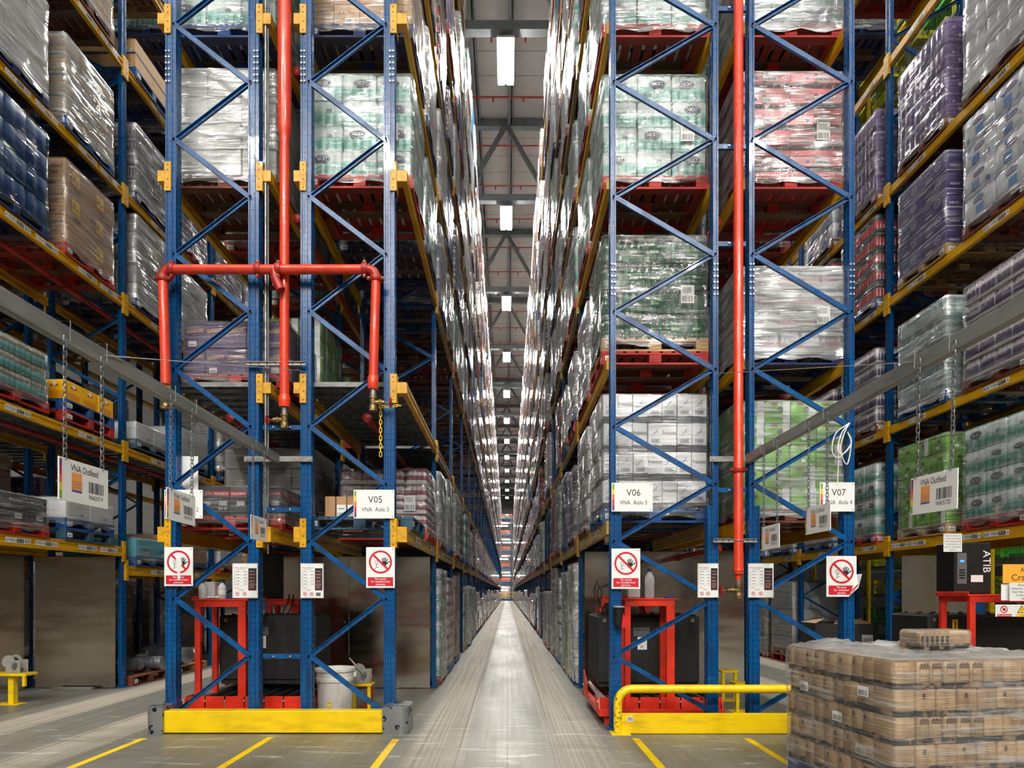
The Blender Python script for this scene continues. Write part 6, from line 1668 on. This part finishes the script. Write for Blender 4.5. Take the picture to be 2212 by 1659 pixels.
b = MB(); emis('amber', 6, (1, .16, .03, 1)); b.mt('amber'); b.cbox(-7.95, -7.65, 10.9, 10.95, 1.82, 1.86, .01); tag(b.build('amber_light'), 'small glowing amber light bar behind far left rack', 'light')

# ------------------------------------------------------------------ octagonal bin on floor, far right
z = 0; X, Y = 6.3, 11.35
pallet('blue', X, Y, 0, 'bright blue pallet under the dark bulk bin, far right floor', True, -1)
t = thing('bulk_bin', (X, Y, PH), 'dark grey octagonal cardboard bulk bin with open flaps, far right', 'bin')
mat('bin_grey', srgb(62, 60, 58), .7, 0, var=.15, vs=4); c8 = .22
pts = [(-.58 + c8, -.5), (.58 - c8, -.5), (.58, -.5 + c8), (.58, .5 - c8), (.58 - c8, .5), (-.58 + c8, .5), (-.58, .5 - c8), (-.58, -.5 + c8)]
b = MB().mt('bin_grey'); n = 8; vs = [(x, y, z_) for z_ in (0, .76) for x, y in pts] + [(x * .97, y * .97, z_) for z_ in (0.02, .76) for x, y in pts]
b.add(vs, [(i, (i + 1) % n, n + (i + 1) % n, n + i) for i in range(n)] + [(2 * n + i, 3 * n + i, 3 * n + (i + 1) % n, 2 * n + (i + 1) % n) for i in range(n)] + [(n + i, n + (i + 1) % n, 3 * n + (i + 1) % n, 3 * n + i) for i in range(n)]); b.build('body', t)
b = MB().mt('pk_kraft')
for i in (0, 5, 6): x, y = pts[i]; x2, y2 = pts[(i + 1) % 8]; b.add([(x, y, .76), (x2, y2, .76), (x2 * .6, y2 * .6, .84), (x * .62, y * .62, .82)], [(0, 1, 2, 3)])
b.build('flap', t); b = MB().mt('paper'); b.rect(-.1, .1, .4, .56, '-Y', (.25, -.5, 0), .002); b.mt('print_grey'); b.barcode(-.08, .08, .42, .5, '-Y', (.25, -.5, 0), .003); b.build('label', t)
slot('S', 2, 0, 0, ['red', 'wood'], 'whitebox', 5); slot('S', 2, 0, 1, 'red', 'greywrap', 5)
# ------------------------------------------------------------------ automated store behind the far right rack
mat('crate_green', srgb(70, 190, 60), .4, 0, var=.15, vs=4); mat('crate_yellow', srgb(226, 222, 20), .4, 0, var=.15, vs=4)
def crate_mesh(m):
    b = MB().mt(m); w, d, h = .3, .2, .3
    b.cbox(-w, w, -d, d, 0, .02, .004)
    for s in (-1, 1):
        b.cbox(-w, w, s * d - .006, s * d + .006, 0, .06, .003); b.cbox(-w - .01, w + .01, s * d - .012, s * d + .012, h - .07, h, .004)
        b.cbox(s * w - .006, s * w + .006, -d, d, 0, .06, .003); b.cbox(s * w - .012, s * w + .012, -d - .01, d + .01, h - .07, h, .004)
        for i in range(15): x = -w + .02 + i * (2 * w - .04) / 14; b.box(x - .007, x + .007, s * d - .004, s * d + .004, .06, h - .07)
        for i in range(10): y = -d + .02 + i * (2 * d - .04) / 9; b.box(s * w - .004, s * w + .004, y - .007, y + .007, .06, h - .07)
        b.box(-w, w, s * d - .004, s * d + .004, h * .45, h * .5)
    return b.mesh('crate')
CR = {'green': crate_mesh('crate_green'), 'yellow': crate_mesh('crate_yellow')}
zs = [.25, .85, 1.45, 2.05] + [9.4 + .62 * i for i in range(9)]; rc = random.Random(4); ci = 0
for z in zs:
    for j in range(7):
        Y = (8.6 if z < 3 else 10.6) + j * .78
        for i in range(2 if z < 3 else 1):
            X = 8.35 + i * .8
            cc = 'yellow' if (z > 8.9 or (1.2 < z < 2.5)) and rc.random() < .7 else 'green'
            for s in range(1 if z < 3 else 1):
                o = put(CR[cc], 'crate', None, (X, Y, z), (0, 0, PI / 2 if (i + j) % 3 else 0)); ci += 1
                tag(o, '%s plastic crate, %s crate shelf up, %s back, %s column behind fence' % (cc, ordn(zs.index(z)), ordn(j), ('near', 'far')[i]), 'crate', 'slotted plastic crates in the automated store')
for z in zs:
    b = MB().mt('galv_dull'); 
    for X in (8.02, 8.7, 9.5): b.box(X - .025, X + .025, 8.1, 15.8, z - .06, z)
    tag(b.build('crate_shelf'), 'grey steel crate shelf behind wire fence, %s level up' % ordn(zs.index(z)), 'shelf', 'crate shelves')
for X in (8.0, 9.55):
    for Y in (8.1, 10.0, 11.9, 13.8, 15.7):
        b = MB().mt('galv_dull'); b.cbox(X - .035, X + .035, Y - .035, Y + .035, 0, 16, .004); tag(b.build('store_post'), 'grey store post behind wire fence, %s row, %s back' % ('near' if X < 9 else 'far', ordn(int((Y - 8.1) / 1.9 + .5))), 'post', 'grey posts of the automated store')
for i, Y in enumerate((8.1, 10.0, 11.9, 13.8)):
    b = MB().mt('galv_dull')
    for q in range(10): z = .4 + q * 1.5; b.bar((8.0, Y, z), (8.0, Y + 1.9, z + 1.4), .03, .03)
    tag(b.build('store_brace'), 'grey diagonal store bracing, %s bay behind the fence' % ordn(i), 'bracing')
# wire fence
t = thing('wire_fence', (7.62, 6.4, 0), 'tall dark wire mesh fence with yellow posts behind far right rack', 'fence')
b = MB().mt('truss_grey')
for i in range(190): y = i * .055; b.box(-.0012, .0012, y - .0012, y + .0012, .15, 15.5)
for i in range(154): z = .15 + i * .1; b.box(-.0012, .0012, 0, 10.4, z - .0012, z + .0012)
o = b.build('wire_mesh', t)
for i, y in enumerate((1.2, 3.0, 4.6, 6.2, 8.4)): b = MB().mt('safety_yellow'); b.cbox(-.04, .04, y - .03, y + .03, 0, 15.5 if i > 2 else 6, .004); b.build('post', t)
b = MB(); emis('store_lamp', 14, (.9, 1, .9, 1)); b.mt('store_lamp'); b.cbox(8.6, 8.66, 8.5, 10.5, 3.2, 3.24, .01); tag(b.build('store_light'), 'thin strip light inside the automated store', 'light')
b = MB().mt('store_lamp'); b.cbox(8.1, 8.14, 9.5, 14.5, 15.6, 15.64, .01); tag(b.build('store_light'), 'unseen high strip light added inside the automated store', 'light')  # out-of-view strip added to light the upper crates
b = MB().mt('asphalt_black'); b.box(10.6, 10.7, 6, 24, 0, 18); tag(b.build('store_cladding'), 'dark cladding behind the automated store', 'cladding', kind='structure')

# signs at the far right
def paper_sign(name, x0, x1, z0, z1, Y, lines, label, m='paper', tm='print_black', sz=.03, cat='sign'):
    t = thing(name, ((x0 + x1) / 2, Y, z0), label, cat); w, h = (x1 - x0) / 2, z1 - z0; t2 = board(-w, w, 0, h, 0, t, .004, m, False)
    b = MB().mt(tm); n = len(lines)
    for i, (s, k) in enumerate(lines): b.text(s, sz * k, '-Y', (0, -.002, 0), .001, cv=h * (1 - (i + .7) / (n + .4)), wmax=min(w * 1.8, sz * k * .62 * len(s)))
    b.build('lettering', t2); return t
Yq = 6.35
paper_sign('notice', PX(2038, Yq), PX(2078, Yq), PZ(1192, Yq), PZ(1153, Yq), Yq, [('Failure to follow the', 1), ('correct procedure', 1), ('while changing VNA', 1), ('Truck batteries will', 1), ('lead to disciplinary', 1), ('action', 1)], 'grey typed notice taped to far right beam', sz=.02)
paper_sign('crane_sign', PX(2166, Yq), PX(2166, Yq) + .5, PZ(1260, Yq), PZ(1219, Yq), Yq, [('ASRS', 1), ('Crane 1', 1.4)], 'orange sign reading ASRS Crane 1', 'sign_orange', sz=.05)
paper_sign('notice', PX(2166, Yq), PX(2166, Yq) + .5, PZ(1297, Yq), PZ(1261, Yq), Yq + .02, [('F', 2)], 'white board behind grey notice below the orange sign', 'sign_white', 'print_blue', .04)
paper_sign('notice', PX(2177, Yq), PX(2177, Yq) + .36, PZ(1298, Yq), PZ(1259, Yq), Yq - .02, [('When charging', 1), ('batteries please ensure', 1), ('that the electric bay', 1), ('is disconnected', 1), ('secured', 1)], 'grey charging notice below the orange crane sign', sz=.024)
t = paper_sign('warning_sign', PX(2150, Yq), PX(2150, Yq) + .6, PZ(1332, Yq), PZ(1306, Yq), Yq, [('', 1)], 'white No admittance sign with yellow electricity triangle, right edge')
h = PZ(1306, Yq) - PZ(1332, Yq); b = MB().mt('print_red'); b.ring(.03, .04, '-Y', (-.21, -.002, h * .6), .001, 20); b.line2((-.026, .026), (.026, -.026), .008, '-Y', (-.21, -.002, h * .6), .002); b.rect(-.28, -.13, .0, .028, '-Y', (0, -.002, 0), .001)
b.mt('print_black'); b.disc(.016, '-Y', (-.208, -.002, h * .6), .001, 10); b.mt('print_white'); b.text('No admittance', .02, '-Y', (-.205, -.002, .014), .002, wmax=.13)
b.mt('print_black'); b.poly([(-.05, -.035), (.05, -.035), (0, .05)], '-Y', (-.02, -.002, h * .58), .001); b.mt('print_yellow'); b.poly([(-.038, -.028), (.038, -.028), (0, .036)], '-Y', (-.02, -.002, h * .58), .002); b.rect(-.08, .1, .0, .03, '-Y', (0, -.002, 0), .001)
b.mt('print_black'); b.poly([(.004, .02), (-.01, -.004), (0, -.002), (-.004, -.024), (.01, .004), (0, .002)], '-Y', (-.02, -.002, h * .58), .003); b.text('Danger', .022, '-Y', (.01, -.002, .015), .002); b.build('symbols', t)
b = MB().mt('blue_paint'); X = PX(2165, 6.4) ; 
for xx in (PX(2104, 8.2), PX(2112, 8.2)): b.cbox(xx - .02, xx + .02, 8.2, 8.24, 0, 2.0, .002)
b.cbox(PX(2106, 7.9), PX(2106, 7.9) + .13, 7.9, 7.96, .9, 1.44, .004); tag(b.build('cable_trunking'), 'blue steel trunking behind the far right stand', 'trunking')

# ------------------------------------------------------------------ far end of the aisle
YE = YK(36) + .4
for i, z in enumerate((2.3, 5.0, 8.0, 11.0, 14.0)):
    b = MB().mt('galv_dull'); b.box(-3, 3, YE + 1, YE + 1.2, z, z + .35); b.mt('blue_paint'); b.box(-3, 3, YE + .95, YE + 1.0, z + .9, z + 1.1); b.mt('pipe_red'); b.box(-1.4, .9, YE + .9, YE + .95, z + 1.5, z + 1.8)
    b.mt('safety_yellow'); b.box(-3, 3, YE + .95, YE + 1.0, z + 1.3, z + 1.36); b.mt('galv'); b.bar((-3, YE + 1, z + .4), (3, YE + 1, z + 2.4), .12, .1); b.bar((3, YE + 1, z + .4), (-3, YE + 1, z + 2.1), .12, .1)
    tag(b.build('conveyor_gantry'), 'conveyor gantry across far aisle end, %s level up' % ordn(i), 'gantry')
    b = MB().mt('lamp_far'); b.box(-1.2 + .4 * (i % 2), .1 + .5 * (i % 2), YE + .6, YE + .8, z - .5, z - .35); tag(b.build('strip_light'), 'bright strip light under the gantry at aisle end, %s up' % ordn(i), 'light')
for x, w in ((.65, 'right of centre'), (-2.6, 'far left')):
    b = MB().mt('blue_paint'); b.box(x - .09, x + .09, YE + .7, YE + .9, 0, 15); tag(b.build('gantry_post'), 'tall blue gantry post at far aisle end, ' + w, 'post')
t = thing('end_guard_rail', (0, YE, 0), 'small yellow guard rail on blue plinth at far aisle end', 'barrier')
b = MB().mt('blue_paint'); b.cbox(-1.2, 1.2, -.1, .3, 0, .35, .01); b.build('plinth', t); b = MB().mt('safety_yellow')
for z in (.8, 1.4): b.box(-1.2, 1.2, 0, .06, z, z + .07)
b.build('rails', t)
for x in (-1.0, .0, .95): b = MB().mt('safety_yellow'); b.box(x - .04, x + .04, 0, .08, .35, 1.45); b.build('post', t)
b = MB().mt('pallet_rawboard'); b.box(-3, 3, YE + 2, YE + 2.1, 0, 2.3); tag(b.build('end_partition'), 'dark brown partition behind the guard rail at aisle end', 'partition', kind='structure')

# ------------------------------------------------------------------ world and exposure
w = bpy.data.worlds.new('world'); SC.world = w; w.use_nodes = True
w.node_tree.nodes['Background'].inputs[0].default_value = (.5, .52, .55, 1); w.node_tree.nodes['Background'].inputs[1].default_value = .0
SC.view_settings.view_transform = 'Standard'; SC.view_settings.look = 'None'; SC.view_settings.gamma = 1; SC.view_settings.use_curve_mapping = False
SC.view_settings.exposure = 0.43
SC.cycles.max_bounces = 7; SC.cycles.diffuse_bounces = 3; SC.cycles.glossy_bounces = 3; SC.cycles.transparent_max_bounces = 10
SC.cycles.use_light_tree = False; SC.cycles.use_adaptive_sampling = True; SC.cycles.adaptive_threshold = .045; SC.cycles.adaptive_min_samples = 16
SC.cycles.use_denoising = True; SC.cycles.caustics_reflective = False; SC.cycles.caustics_refractive = False
SC.cycles.sample_clamp_indirect = 6
